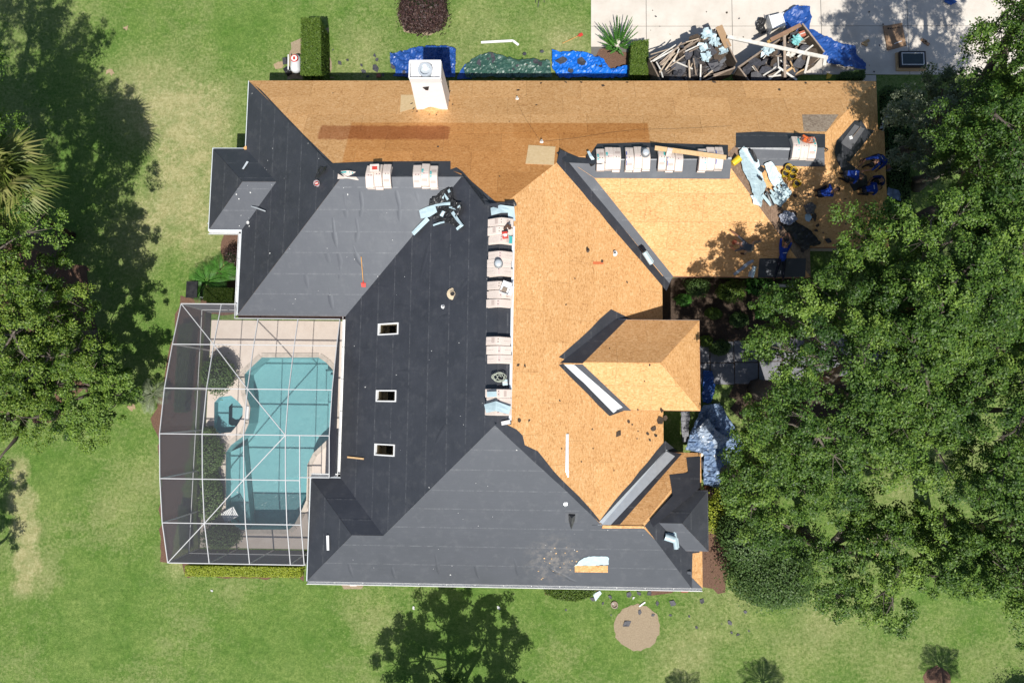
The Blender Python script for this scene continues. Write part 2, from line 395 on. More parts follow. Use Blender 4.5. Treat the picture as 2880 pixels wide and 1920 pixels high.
def ccw(k, pts3):
    n = normal_of(k); a = Vector()
    for i in range(len(pts3)): a += pts3[i].cross(pts3[(i+1) % len(pts3)])
    return pts3 if a.dot(n) > 0 else pts3[::-1]
HOLES = {}
def cells(poly, u0, u1, v0, v1, k):
    """rectangle of a slope minus the skylight openings"""
    out = []
    for r in HOLES.get(k, []):
        a, b, c, d = r
        if a < u1 and b > u0 and c < v1 and d > v0:
            for q in ((u0, max(u0, a), v0, v1), (min(u1, b), u1, v0, v1), (max(u0, a), min(u1, b), v0, max(v0, c)), (max(u0, a), min(u1, b), min(v1, d), v1)):
                if q[1]-q[0] > .005 and q[3]-q[2] > .005: out += cells(poly, *q, k)
            return out
    p = clip_rect(poly, u0, u1, v0, v1)
    return [p] if p else []

house = thing('house', (xr, 3.5, 0), 'sprawling hip-roofed house being re-roofed, part bare sheathing, part black underlayment', 'house')
rnd = random.Random(4)
# three skylight openings in the big west slope
sky_px = [((870, 742), (917, 742), (915, 768), (869, 770)), ((865, 896), (911, 895), (911, 922), (865, 923)), ((862, 1019), (908, 1019), (907, 1047), (861, 1046))]
for q in sky_px:
    uv = [to_uv('MW', *hD(*p, 'MW')[:2]) for p in q]
    us = sorted(u for u, v in uv); vs_ = sorted(v for u, v in uv)
    HOLES.setdefault('MW', []).append(((us[0]+us[1])/2, (us[2]+us[3])/2, (vs_[0]+vs_[1])/2, (vs_[2]+vs_[3])/2))
slope_obj = {}
OSB_FACES = {'N': None, 'ME': osb_m, '2S': osb_m, '2E': osb_br, '3S': osb_m, '3E': osb_m, 'eN': osb_m, 'eE': osb_m, 'PN': osb_m, 'PS': osb_m, 'PE': osb_m}
# the north slope has older, damper sheets round the middle of its upper half and a wet stain
a0 = hD(808, 282, 'N'); a1 = hD(1500, 376, 'N'); s0 = hD(738, 289, 'N'); s1 = hD(1030, 321, 'N'); g1 = hD(1120, 282, 'N')
DARK = (.84, .66, .46)
osb_n = osb('osb_sheathing_north', OSB_T, .1, [(a0.x, a1.x, 6.0, a0.y, .03, .0, DARK, .85), (s0.x, s1.x, s1.y, s0.y, .05, .28, (.58, .40, .36), .85), (hD(1180, 282, 'N').x, a1.x+.02, hD(1400, 318, 'N').y, a0.y, .03, .0, (.9, .84, .74), .8)])
OSB_FACES['N'] = osb_n
for k, (plan, side, e, z0, t) in SL.items():
    poly = [to_uv(k, *p) for p in plan]
    U0 = min(p[0] for p in poly); U1 = max(p[0] for p in poly); V0 = min(p[1] for p in poly); V1 = max(p[1] for p in poly)
    # decking under the covering, split round the openings
    b = B()
    for c in cells(poly, U0-.1, U1+.1, V0-.1, V1+.1, k):
        b.slab(ccw(k, [from_uv(k, u, v, -.006) for u, v in c]), normal_of(k)*-.035)
    sl_o = b.build('roof_slope', deckm, house); slope_obj[k] = sl_o
    if k in OSB_FACES:
        row = 0; v = V0-.3*rnd.random()*0
        while v < V1:
            off = 1.22*(row % 2)+rnd.uniform(-.25, .25); u = math.floor((U0-off)/2.44)*2.44+off
            while u < U1:
                for c in cells(poly, u+.003, u+2.437, v+.003, v+1.217, k):
                    lift = .012+rnd.uniform(-.002, .002)
                    bb = B().slab(ccw(k, [from_uv(k, q[0], q[1], lift) for q in c]), normal_of(k)*-.014)
                    bb.build('osb_sheet', OSB_FACES[k], sl_o, uv=lambda q, k=k: to_uv(k, q[0], q[1]))
                u += 2.44
            v += 1.22; row += 1
    else:
        e_ = .98; row = 0; v = V0
        while v < V1:
            hi = min(v+e_+.08, V1+.02)
            for c in cells(poly, U0-.1, U1+.1, v, hi, k):
                top = [from_uv(k, q[0], q[1], .019-.011*(q[1]-v)/(e_+.08)) for q in c]
                bb = B().slab(ccw(k, top), normal_of(k)*-.005)
                sd = rnd.uniform(0, 50)
                bb.build('underlayment_course', felt_m, sl_o, uv=lambda q, k=k, v=v, sd=sd: (to_uv(k, q[0], q[1])[0]+sd*7, (to_uv(k, q[0], q[1])[1]-v)/(e_+.1)))
            v += e_*rnd.uniform(.9, 1.03); row += 1

def patch(name, pts, k, off, mat, parent=None, th=.004, disp=True, curl=0.):
    """a sheet lying on one slope, outlined by photo points"""
    p3 = [(hD(x, y, k) if disp else hit(x, y, k)) for x, y in pts]
    n = normal_of(k); p3 = ccw(k, [p+n*(off+rnd.uniform(0, curl)) for p in p3])
    b = B().slab(p3, n*-th); par = slope_obj[k] if parent is None else (parent if parent else None)
    sd = rnd.uniform(0, 40)
    return b.build(name, mat, par, uv=lambda q: (to_uv(k, q[0], q[1])[0]+sd, .1+to_uv(k, q[0], q[1])[1]/1.3))
def ragged(pts, step=.018, amp=4, seed=1):
    """make an outline's edges a little torn (display px)"""
    r = random.Random(seed); out = []
    for i in range(len(pts)):
        a, b_ = pts[i], pts[(i+1) % len(pts)]; L = math.hypot(b_[0]-a[0], b_[1]-a[1]); n = max(1, int(L/28))
        for j in range(n):
            k = j/n; out.append((a[0]+(b_[0]-a[0])*k+(r.uniform(-amp, amp) if j else 0)*.5, a[1]+(b_[1]-a[1])*k+(r.uniform(-amp, amp) if j else 0)*.5))
    return out
# loose sheets of membrane over ridges, hips and valleys
UL = 'underlayment_strip'
patch(UL, [(655, 266), (690, 302), (740, 360), (762, 376), (790, 407), (770, 396), (700, 318), (640, 255), (585, 197), (576, 190), (600, 208)], 'N', .017, felt_v)
patch(UL, [(752, 376), (845, 372), (1035, 371), (1035, 391), (1068, 407), (797, 407)], 'N', .018, felt_v)
patch(UL, ragged([(1033, 391), (1048, 385), (1062, 394), (1090, 425), (1108, 438), (1114, 472), (1130, 470), (1060, 400)], amp=2), 'N', .02, felt_v)
patch(UL, ragged([(1112, 470), (1160, 464), (1180, 466), (1174, 975), (1140, 972), (1147, 480)], amp=1), 'ME', .018, felt_v)
patch('silver_edge_flap', [(1176, 520), (1182, 520), (1174, 965), (1168, 965)], 'ME', .028, trimw)
patch(UL, [(1278, 352), (1288, 345), (1330, 362), (1372, 366), (1400, 372), (1380, 378), (1300, 374)], 'N', .018, felt_v)
patch(UL, [(1348, 366), (1372, 331), (1470, 328), (1672, 334), (1672, 366)], 'N', .018, felt_v)
patch(UL, [(1290, 365), (1680, 364), (1676, 411), (1366, 409), (1330, 385)], '2S', .018, felt_v)
patch('pale_ridge_tape', [(1345, 362), (1680, 361), (1680, 366), (1348, 368)], '2S', .03, dulls)
patch(UL, ragged([(1286, 344), (1330, 362), (1545, 636), (1530, 668), (1278, 374)], amp=2, seed=3), 'ME', .02, felt_v)
patch(UL, [(1300, 366), (1365, 409), (1546, 634), (1537, 650)], '2S', .024, felt_v)
patch(UL, [(1690, 306), (1745, 303), (1895, 309), (1895, 340), (1690, 340)], 'N', .018, felt_v)
patch(UL, [(1688, 334), (1893, 336), (1894, 383), (1715, 380), (1690, 352)], '3S', .022, felt_v)
patch('silver_ridge_flashing', [(1688, 335), (1846, 341), (1846, 346), (1690, 341)], '3S', .034, dulls)
patch(UL, [(1920, 325), (1962, 277), (1978, 277), (1990, 296), (2008, 300), (1950, 372), (1938, 368), (1925, 358)], '3E', .02, felt_v)
patch(UL, [(1920, 325), (1940, 368), (1990, 405), (1992, 425), (1960, 440), (1940, 404), (1922, 372), (1916, 350)], '3E', .026, felt_v)
patch(UL, [(1744, 593), (1851, 593), (1849, 636), (1740, 637)], '2S', .02, felt_m)
patch('grey_ice_shield', [(1842, 264), (1926, 264), (1898, 303), (1846, 303)], 'N', .018, osb_gr)
patch(UL, ragged([(1283, 820), (1403, 710), (1450, 733), (1330, 838)], amp=3, seed=5), 'ME', .018, felt_v)
patch(UL, [(1270, 834), (1400, 733), (1438, 735), (1338, 835)], 'PN', .02, felt_v)
patch(UL, ragged([(1283, 838), (1312, 828), (1446, 938), (1400, 955), (1396, 952)], amp=2, seed=6), 'ME', .018, felt_v)
patch(UL, [(1276, 836), (1338, 836), (1450, 942), (1400, 942)], 'PS', .02, felt_v)
patch('valley_flashing', [(1302, 840), (1318, 832), (1430, 932), (1408, 948)], 'ME', .032, trimw)
patch('valley_flashing', [(1296, 836), (1319, 837), (1430, 934), (1408, 943)], 'PS', .034, trimw)
patch(UL, ragged([(1527, 1012), (1562, 1040), (1400, 1212), (1376, 1197), (1390, 1178)], amp=3, seed=8), 'ME', .018, felt_v)
patch(UL, [(1522, 1035), (1566, 1042), (1424, 1204), (1360, 1206)], 'eN', .02, felt_v)
patch('valley_flashing', [(1530, 1032), (1550, 1046), (1394, 1208), (1375, 1198)], 'ME', .03, galv)
patch('valley_flashing', [(1530, 1036), (1550, 1048), (1402, 1206), (1372, 1206)], 'eN', .032, galv)
patch(UL, ragged([(1135, 975), (1150, 968), (1186, 986), (1200, 1000), (1205, 1022), (1235, 1036), (1270, 1080), (1330, 1140), (1378, 1196), (1384, 1206), (1270, 1100)], amp=2, seed=9), 'ME', .02, felt_m)
# underlayment on the south-east wing's end
patch(UL, ragged([(1576, 1050), (1607, 1048), (1607, 1120), (1560, 1160), (1500, 1210), (1492, 1195), (1545, 1138), (1537, 1090), (1580, 1085)], amp=2, seed=11), 'eN', .019, felt_v)
patch(UL, [(1608, 1046), (1606, 1268), (1590, 1270), (1588, 1350), (1480, 1207), (1530, 1150)], 'eE', .019, felt_v)
patch(UL, [(1586, 1318), (1578, 1316), (1578, 1310), (1588, 1311), (1592, 1348), (1585, 1348)], 'S', .032, felt_v)
# sheets of new OSB let into the covered south slope, and bare rake strip
patch('osb_sheet', [(1320, 1297), (1396, 1297), (1396, 1313), (1320, 1312)], 'S', .034, osb_m)
patch('loose_osb_cleat', [(1384, 1204), (1478, 1206), (1482, 1211), (1382, 1211)], 'S', .05, osb_m, th=.03)
# wrinkles in the felt on the covered slopes
def wrinkle(k, pts, wd=.10, ht=.013):
    p3 = [hD(x, y, k) for x, y in pts]; n = normal_of(k); b = B(); vs = []; m = len(p3)*4-3; sp = []
    for i in range(m):
        f = i/4; j = min(int(f), len(p3)-2); sp.append(p3[j].lerp(p3[j+1], f-j))
    for i, p in enumerate(sp):
        d = (sp[min(i+1, m-1)]-sp[max(i-1, 0)]).normalized(); s = d.cross(n); env = math.sin(math.pi*(i+.15)/(m-.7))**.6
        for a, h in ((-1, 0), (-.45, .72), (0, 1), (.4, .6), (1, 0)):
            vs.append(p+s*(a*wd*(.45+.55*env))+n*(.012+ht*h*env))
    fs = [(i*5+j, i*5+j+1, (i+1)*5+j+1, (i+1)*5+j) for i in range(m-1) for j in range(4)]
    fs = [f[::-1] for f in fs]
    b.add(vs, fs); b.build('felt_wrinkle', felt_m, slope_obj[k], smooth=True, uv=lambda q: (to_uv(k, q[0], q[1])[0], .5))
for q, ht_ in [([(790, 445), (793, 480), (796, 500)], .006), ([(828, 440), (832, 470), (828, 498)], .012), ([(910, 438), (917, 470), (918, 510)], .013), ([(765, 500), (768, 540), (775, 575)], .012), ([(818, 500), (822, 530), (818, 560)], .009),
          ([(810, 560), (822, 595), (838, 620)], .012), ([(775, 570), (782, 600), (780, 640)], .008), ([(700, 620), (705, 650), (712, 680)], .006), ([(755, 655), (760, 690), (765, 715)], .01), ([(745, 560), (752, 588), (758, 610)], .005), ([(955, 440), (962, 470), (966, 500)], .005)]:
    wrinkle('BS', q, .12, ht_)
for q in [[(860, 655), (895, 662)], [(900, 855), (960, 852)], [(985, 560), (975, 600), (965, 640)], [(1075, 640), (1060, 660)], [(1000, 1020), (1015, 990), (1035, 965)], [(870, 590), (880, 560), (905, 540)], [(1090, 820), (1115, 822)], [(905, 700), (940, 706)], [(1010, 730), (1040, 724)], [(830, 800), (850, 803)]]:
    wrinkle('MW', q, .11, .012)
for q in [[(800, 1290), (806, 1310), (812, 1328)], [(1090, 1290), (1095, 1310), (1100, 1330)], [(900, 1300), (904, 1316), (908, 1330)], [(1290, 1318), (1310, 1330), (1330, 1338)], [(1180, 1280), (1186, 1300), (1190, 1322)], [(1000, 1270), (1004, 1296), (1008, 1318)], [(1260, 1300), (1275, 1312), (1290, 1318)]]:
    wrinkle('S', q, .09, .012)

# openings: white curb and a light-well, the unlit room below painted as a near-black plate
for (u0, u1, v0, v1) in HOLES['MW']:
    k = 'MW'; n = normal_of(k); cb = B(); wdt = .05
    for (a, b_, c, d) in ((u0-.0, u1, v0-.0, v0+wdt), (u0, u1, v1-wdt, v1), (u0, u0+wdt, v0+wdt, v1-wdt), (u1-wdt, u1, v0+wdt, v1-wdt)):
        cb.slab(ccw(k, [from_uv(k, *q, .055) for q in ((a, c), (b_, c), (b_, d), (a, d))]), n*-.12)
    op = cb.build('skylight_opening', white, house)
    q = [from_uv(k, *q, -.07) for q in ((u0, v0), (u1, v0), (u1, v1), (u0, v1))]
    lo = [Vector((p.x, p.y, p.z-1.1)) for p in q]
    wb = B(); wb.add(q+lo, [(0, 1, 5, 4), (1, 2, 6, 5), (2, 3, 7, 6), (3, 0, 4, 7), (4, 5, 6, 7)]); wb.build('light_well', M('well_drywall', (.55, .50, .38), (.45, .40, .3), 4, .9), op)
    cen = sum(lo, Vector())/4; B().box(cen+Vector((.12, 0, .02)), ((q[1]-q[2]).length*.98 if False else abs(q[0].x-q[2].x)*.7, abs(q[0].y-q[2].y)*.98, .02)).build('painted_room_dark', M('room_dark_paint', (.02, .022, .02), None, 3, .8), op)

# walls, soffit, fascia, gutters
OUT = [(xW, yN), (xW, yWn), (xWW, yWn), (xWW, yWs), (xW, yWs), (xW, yS1), (xMW, yS1), (xMW, ySWn), (xSW, ySWn), (xSW, yS), (xSEE, yS), (xSEE, ySEn), (xME, ySEn), (xME, yS2), (xNBE, yS2), (xNBE, yS3), (xEE, yS3), (xEE, yN)]
def inset(poly, d):
    out = []; n = len(poly)
    for i in range(n):
        a, p, c = Vector(poly[i-1]), Vector(poly[i]), Vector(poly[(i+1) % n])
        e1 = (p-a).normalized(); e2 = (c-p).normalized(); n1 = Vector((-e1.y, e1.x)); n2 = Vector((-e2.y, e2.x))
        out.append(tuple(p+n1*d+n2*d))
    return out
INW = inset(OUT, .5); INI = inset(OUT, .68); IG = inset(OUT, -.07); IF = inset(OUT, .02); IF2 = inset(OUT, -.004)
gut = {1, 2, 3, 4, 5, 6, 7, 8, 0, 9}
for i in range(len(OUT)):
    j = (i+1) % len(OUT)
    b = B(); b.add([(*INW[i], 0), (*INW[j], 0), (*INI[j], 0), (*INI[i], 0), (*INW[i], 2.72), (*INW[j], 2.72), (*INI[j], 2.72), (*INI[i], 2.72)], [(0, 1, 5, 4), (2, 3, 7, 6), (4, 5, 6, 7)])
    wl = b.build('wall', stucco, house)
    a = Vector((*IF[i], 2.84)); c = Vector((*IF[j], 2.84))
    B().bar(a, c, .03, .22).build('fascia', fascia_m if i not in gut else white, house)
    if i in gut and i not in (5, 6):   # pale drip edge lying on the roof's rim
        inn = inset(OUT, .085)
        b = B(); q = [(*IF2[i], 0), (*IF2[j], 0), (*inn[j], 0), (*inn[i], 0)]
        z = [3.02, 3.02, 3.02+.085*T, 3.02+.085*T]
        tp = [Vector((p[0], p[1], zz)) for p, zz in zip(q, z)]
        nn = (tp[1]-tp[0]).cross(tp[2]-tp[0]); tp = tp if nn.z > 0 else tp[::-1]
        if not (i == 9): b.slab(tp, (0, 0, -.008)).build('drip_edge', trimw, house)
    if i in (3, 4, 5, 6, 7, 9):     # gutters
        g = B(); a = Vector((*OUT[i], 2.93)); c = Vector((*OUT[j], 2.93)); d = (c-a).normalized(); nrm = Vector((d.y, -d.x, 0))
        if i in (5, 6): c = c+(-d*.0)
        o1 = a+nrm*.13; o2 = c+nrm*.13
        for (p, q, wd_, th) in ((a+nrm*.01, c+nrm*.01, .012, .11), (o1, o2, .018, .11)): g.bar(p, q, wd_, th)
        g.bar(a+nrm*.07-Vector((0, 0, .06)), c+nrm*.07-Vector((0, 0, .06)), .13, .01)
        m_ = int((c-a).length/1.2)
        for s in range(1, m_): p = a+(c-a)*(s/m_); g.bar(p+nrm*.012, p+nrm*.125, .02, .012)
        g.build('gutter', white if i != 5 else M('brown_gutter', (.10, .06, .05), None, 4, .5), house)
flat_poly('soffit', [INI[::1]], 2.73, stucco, parent=house)
b = B()
for i in range(len(OUT)):
    j = (i+1) % len(OUT); b.add([(*IF[i], 2.74), (*IF[j], 2.74), (*INI[j], 2.74), (*INI[i], 2.74)], [(0, 3, 2, 1)])
b.build('soffit', M('soffit_white', (.55, .53, .5), None, 4, .8), house)
# east eave of the garage block runs a little further out: fascia + its return
B().bar((xEX-.015, yS3, 2.62), (xEX-.015, 12.42, 2.62), .03, .2).build('fascia', fascia_m, house)
B().bar((xEE, 12.41, 2.7), (xEX, 12.41, 2.62), .03, .2).build('fascia', fascia_m, house)
B().bar((xEE+.04, 12.6, 2.5), (xEE+.04, 14.4, 2.5), .1, .1).build('gutter', blackp, house)
# tall entry porch: walls, posts, eave boards
for (a, c) in (((3.3, yPn-.35), (5.6, yPn-.35)), ((3.3, yPs+.35), (5.6, yPs+.35)), ((5.6, yPs+.35), (5.6, yPn-.35))):
    B().bar((*a, 2.05), (*c, 2.05), .18, 4.0).build('wall', stucco, house)
for y in (yPs+.35, yPn-.35): B().lathe([(.2, 0), (.2, .25), (.15, .3), (.14, 3.7), (.2, 3.78), (.2, 3.95)], (xPE-.35, y, 0), 14).build('porch_column', white, house)
for a, c in (((xPe, yPn), (xPE, yPn)), ((xPe, yPs), (xPE, yPs)), ((xPE, yPs), (xPE, yPn))):
    B().bar((a[0], a[1], zP-.1), (c[0], c[1], zP-.1), .03, .2).build('fascia', fascia_m if a[1] != yPn else white, house)
flat_poly('soffit', [[(xPe+.1, yPs+.03), (xPE-.03, yPs+.03), (xPE-.03, yPn-.03), (xPe+.1, yPn-.03)]], zP-.19, stucco, parent=house)
B().box(hD(1427, 737, 'ME', .06), (.42, .14, .12)).build('step_flashing', trimw, house)
# south-east bay under its small hip
for a, c in (((xXe, yXn), (xXE, yXn)), ((xXe, yXs), (xXE, yXs)), ((xXE, yXs), (xXE, yXn))):
    B().bar((a[0], a[1], zX-.09), (c[0], c[1], zX-.09), .03, .17).build('fascia', fascia_m, house)
B().box((7.1, (yXn+yXs)/2, 1.6), (.5, 2.0, 3.2)).build('wall', stucco, house)
B().box(rD(1562, 1116, .05), (.4, .12, .1)).build('step_flashing', trimw, house)
B().box(rD(565, 341, .03), (.16, .16, .04), Matrix.Rotation(.7, 3, 'Z')).build('corner_block', osb_m, house)

# chimney with flared top, open shroud and steel flue
cw = W(1151, 219, 6.5); ce = W(1232, 219, 6.5); cn = W(1151, 176, 6.5)
x0, x1, y0, y1 = cw.x, ce.x+.1, cw.y-.03, cn.y+.06
b = B(); zb = [plane_z('N', 0, y0-.22)-.3, plane_z('N', 0, y1)-.3]
vs = [(x0-.1, y0-.24, zb[0]), (x1+.02, y0-.24, zb[0]), (x1+.02, y1, zb[1]), (x0-.1, y1, zb[1]),
      (x0, y0, 6.2), (x1, y0, 6.2), (x1, y1, 6.2), (x0, y1, 6.2)]
b.add(vs, [(0, 1, 5, 4), (1, 2, 6, 5), (2, 3, 7, 6), (3, 0, 4, 7), (4, 5, 6, 7)])
ch = b.build('chimney', M('white_chimney_siding', (.80, .78, .76), (.72, .70, .69), 2.5, .55, .3), house)
b = B(); rim = .05
for (a, c) in (((x0, y0), (x1, y0)), ((x0, y1), (x1, y1)), ((x0, y0+.026), (x0, y1-.026)), ((x1, y0+.026), (x1, y1-.026))): b.bar((*a, 6.36), (*c, 6.36), rim, .36)
b.build('chimney_shroud', white, ch)
cc = ((x0+x1)/2+.0, (y0+y1)/2)
b = B(); b.lathe([(.25, 6.2), (.25, 6.5), (.3, 6.5), (.3, 6.53), (.21, 6.53), (.21, 6.3), (.05, 6.3)], (*cc, 0), 24); b.build('flue_pipe', galv, ch, smooth=False)
B().box((cc[0]-.1, cc[1]-.2, 6.215), (.3, .16, .02), Matrix.Rotation(.3, 3, 'Z')).build('rust_stain_plate', M('rust', (.35, .13, .05), (.5, .3, .2), 9, .8), ch)
b = B().slab([Vector((x0+.45, y0-.09, 5.87)), Vector((x0+.72, y0-.085, 5.92)), Vector((x0+.66, y0-.13, 5.7)), Vector((x0+.56, y0-.13, 5.72))], (0, .02, 0)); b.build('dark_hole', blackp, ch)
# cricket of bare wood behind the chimney with torn flashing, paler replaced sheets
q = [hD(965, 247, 'N', .02), hD(1028, 244, 'N', .02), hD(992, 267, 'N', .02), Vector((x0+.55, y0-.23, plane_z('N', 0, y0-.2)+.28))]
B().add(q, [(0, 2, 3), (2, 1, 3)]).build('cricket', osb_m, ch, uv=lambda v: (v[0], v[1]))
patch('osb_sheet', [(921, 219), (952, 219), (962, 247), (919, 259)], 'N', .02, M('new_pale_sheathing', (.72, .54, .31), (.62, .44, .23), 9, .75, .2, .2, 40))
for i in range(26):
    t_ = rnd.random(); e = rnd.choice(((945, 238, 966, 258), (1026, 195, 1036, 244), (966, 250, 1020, 262), (985, 250, 1000, 268)))
    p = hD(e[0]+(e[2]-e[0])*t_+rnd.uniform(-3, 3), e[1]+(e[3]-e[1])*rnd.random(), 'N', .03)
    B().bar(p, p+Vector((rnd.uniform(-.1, .1), rnd.uniform(-.14, .14), rnd.uniform(-.02, .06))), rnd.uniform(.015, .05), .008).build('torn_flashing_shred', scrapb, slope_obj['N'])

# ------------------------------------------------------------------ ground
def c1(x, y, z=0.): return W(420+.5357*x, 800+.5357*y, z)       # pool yard survey
def lawn_mat():
    m, t, b = nodes_of('lawn_grass')
    pos = N(t, 'ShaderNodeNewGeometry').outputs['Position']
    big = noise_n(t, pos, .16, 5, .6); mid = noise_n(t, pos, 1.1, 8, .78); fine = noise_n(t, pos, 7, 5, .8); blade = noise_n(t, mapping(t, pos, (1, 1.3, 1)), 22, 4, .85)
    sep = N(t, 'ShaderNodeSeparateXYZ'); t.links.new(pos, sep.inputs[0])
    dry = maprange(t, math_n(t, 'ADD', math_n(t, 'MULTIPLY', big, .6), math_n(t, 'MULTIPLY', mid, .5)), .5, .78, 0, .8)
    def blob(dx, dy, r, amt):
        nonlocal dry
        c = D(dx, dy); n = N(t, 'ShaderNodeVectorMath', operation='DISTANCE'); t.links.new(pos, n.inputs[0]); n.inputs[1].default_value = c
        d = math_n(t, 'ADD', n.outputs['Value'], math_n(t, 'MULTIPLY', math_n(t, 'SUBTRACT', mid, .5), r*1.5))
        dry = math_n(t, 'ADD', dry, math_n(t, 'MULTIPLY', maprange(t, d, r, r*.15), amt))
    for q in [(340, 220, 3.2, .75), (440, 300, 2.8, .85), (410, 450, 2.6, .8), (480, 560, 2.0, .6), (330, 560, 2.2, .4), (52, 1150, .95, 1.6), (60, 1220, .9, 1.6), (62, 1290, .85, 1.6), (40, 1080, .8, 1.4), (50, 1350, .7, 1.),
              (500, 200, 2.6, .3), (640, 130, 2.2, .3), (420, 1280, 1.6, .6), (520, 1350, 1.5, .3), (340, 1120, 2.6, .25), (250, 1200, 2.4, .2), (1100, 60, 3.0, .35), (1290, 110, 2.2, .45), (820, 110, 2., .3),
              (1900, 1430, 2.4, .35), (1650, 1420, 2.5, .3), (1560, 1500, 2.2, .35), (540, 1500, 4., -.2), (1100, 1540, 5., -.25), (700, 1480, 4., -.2), (180, 1450, 4., -.2), (250, 1320, 3., -.3), (150, 1100, 2.5, -.3), (860, 1420, 2., .2), (1800, 1530, 2.5, .15), (700, 30, 3.5, -.25), (560, 100, 2.5, -.2), (140, 60, 2., .2), (100, 1330, 1.2, .4)]:
        blob(*q)
    tone = noise_n(t, pos, .5, 7, .7)
    bl = maprange(t, math_n(t, 'ADD', math_n(t, 'ADD', math_n(t, 'MULTIPLY', blade, .42), math_n(t, 'MULTIPLY', fine, .33)), math_n(t, 'MULTIPLY', noise_n(t, pos, 2.6, 6, .8), .25)), .36, .64)
    g = ramp(t, bl, [(.1, (.048, .098, .018)), (.5, (.13, .212, .046)), (.9, (.265, .345, .105))])
    y = ramp(t, bl, [(.1, (.19, .185, .07)), (.5, (.35, .325, .15)), (.9, (.54, .50, .29))])
    dd = maprange(t, math_n(t, 'ADD', dry, math_n(t, 'MULTIPLY', math_n(t, 'SUBTRACT', fine, .5), 1.3)), .06, .95, 0, .95)
    g = mixc(t, maprange(t, tone, .35, .65), mixc(t, 1., g, (.62, .78, .52), 'MULTIPLY'), mixc(t, 1., g, (1.16, 1.06, 1.12), 'MULTIPLY'))
    col = mixc(t, dd, g, y)
    t.links.new(mixc(t, maprange(t, mid, .44, .66, 0, .5), col, (.085, .165, .032)), b.inputs['Base Color'])
    b.inputs['Roughness'].default_value = .85; b.inputs['Specular IOR Level'].default_value = .15
    bump(t, b, math_n(t, 'ADD', blade, math_n(t, 'MULTIPLY', fine, .8)), .8, .05)
    return m
LAWN = lawn_mat()
yard = [tuple(c1(*q)[:2]) for q in ((345, 160), (1000, 200), (1000, 1370), (300, 1370))]
hx0, hx1, hy0, hy1 = -15.45, -8.75, -6.95, 3.9
b = B()
for q in (((-160, -160), (160, -160), (160, hy0), (-160, hy0)), ((-160, hy1), (160, hy1), (160, 160), (-160, 160)), ((-160, hy0), (hx0, hy0), (hx0, hy1), (-160, hy1)), ((hx1, hy0), (160, hy0), (160, hy1), (hx1, hy1))):
    b.add([(*p, 0) for p in q], [(0, 1, 2, 3)])
tag(b.build('lawn', LAWN), kind='structure')
def bed(name, pts, mat, z=.008, disp=True, seed=0, amp=.12):
    """bed of loose mulch: low uneven mound with a wavering edge"""
    p = [D(*q) for q in pts] if disp else [Vector((*q, 0)) for q in pts]
    r = random.Random(seed); out = []
    for i in range(len(p)):
        a, c = p[i], p[(i+1) % len(p)]; n = max(1, int((c-a).length/.35))
        for j in range(n):
            q = a.lerp(c, j/n); out.append((q.x+r.uniform(-amp, amp), q.y+r.uniform(-amp, amp)))
    return flat_poly(name, [out], z, mat, 'structure')
def ring(cx, cy, rx, ry, n=26): return [(cx+rx*math.cos(2*math.pi*i/n), cy+ry*math.sin(2*math.pi*i/n)) for i in range(n)]
bed('mulch_bed', ring(970, 45, 50, 36), mulchl, seed=2)
bed('mulch_bed', ring(1463, 1440, 53, 53, 44), mulchl, seed=3, amp=.045)
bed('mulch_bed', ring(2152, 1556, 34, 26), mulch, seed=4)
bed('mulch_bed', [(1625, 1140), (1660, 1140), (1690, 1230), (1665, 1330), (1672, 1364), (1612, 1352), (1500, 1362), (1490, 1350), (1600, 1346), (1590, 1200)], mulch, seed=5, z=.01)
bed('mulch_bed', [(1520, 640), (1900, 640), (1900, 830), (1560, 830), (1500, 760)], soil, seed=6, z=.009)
bed('mulch_bed', [(670, 95), (688, 85), (760, 60), (752, 90), (760, 172), (772, 182), (660, 182), (662, 140)], mulchl, seed=7)
bed('mulch_bed', [(1380, 118), (1405, 112), (1450, 120), (1448, 175), (1370, 175), (1362, 150)], mulch, seed=8)
bed('mulch_bed', [(1245, 1340), (1370, 1342), (1375, 1352), (1365, 1362), (1255, 1362)], mulch, seed=9)
bed('mulch_bed', [(775, 1330), (840, 1330), (830, 1350), (808, 1357), (785, 1347)], mulchl, seed=10)
bed('mulch_bed', [(515, 540), (600, 535), (600, 720), (440, 720), (415, 700), (440, 680), (500, 640)], mulch, seed=11)
bed('mulch_bed', [(415, 680), (400, 760), (385, 850), (350, 960), (365, 1010), (372, 1290), (395, 1295), (440, 1000), (460, 800), (470, 700)], mulch, seed=12, z=.007)
bed('mulch_bed', [(420, 1290), (700, 1302), (700, 1330), (420, 1322)], mulch, seed=13)
bed('mulch_bed', [(0, 560), (130, 530), (190, 620), (230, 760), (210, 880), (120, 960), (0, 960)], mulch, seed=14, amp=.4)
bed('bare_earth', [(1968, 1200), (1985, 1210), (2010, 1250), (2020, 1290), (2000, 1285), (1975, 1240)], M('bare_earth', (.38, .29, .18), (.27, .2, .12), 9, .95, .1, .5, 40), seed=15)
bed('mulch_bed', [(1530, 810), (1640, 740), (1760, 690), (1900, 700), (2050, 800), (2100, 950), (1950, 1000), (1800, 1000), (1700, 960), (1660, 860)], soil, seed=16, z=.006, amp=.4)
for i, (x, y, r) in enumerate([(255, 168, 9), (290, 64, 7), (545, 625, 14), (300, 935, 10), (640, 150, 10)]): bed('bare_patch', ring(x, y, r, r*.7, 12), M('bare_earth', (.36, .24, .16)), seed=30+i, amp=.1)

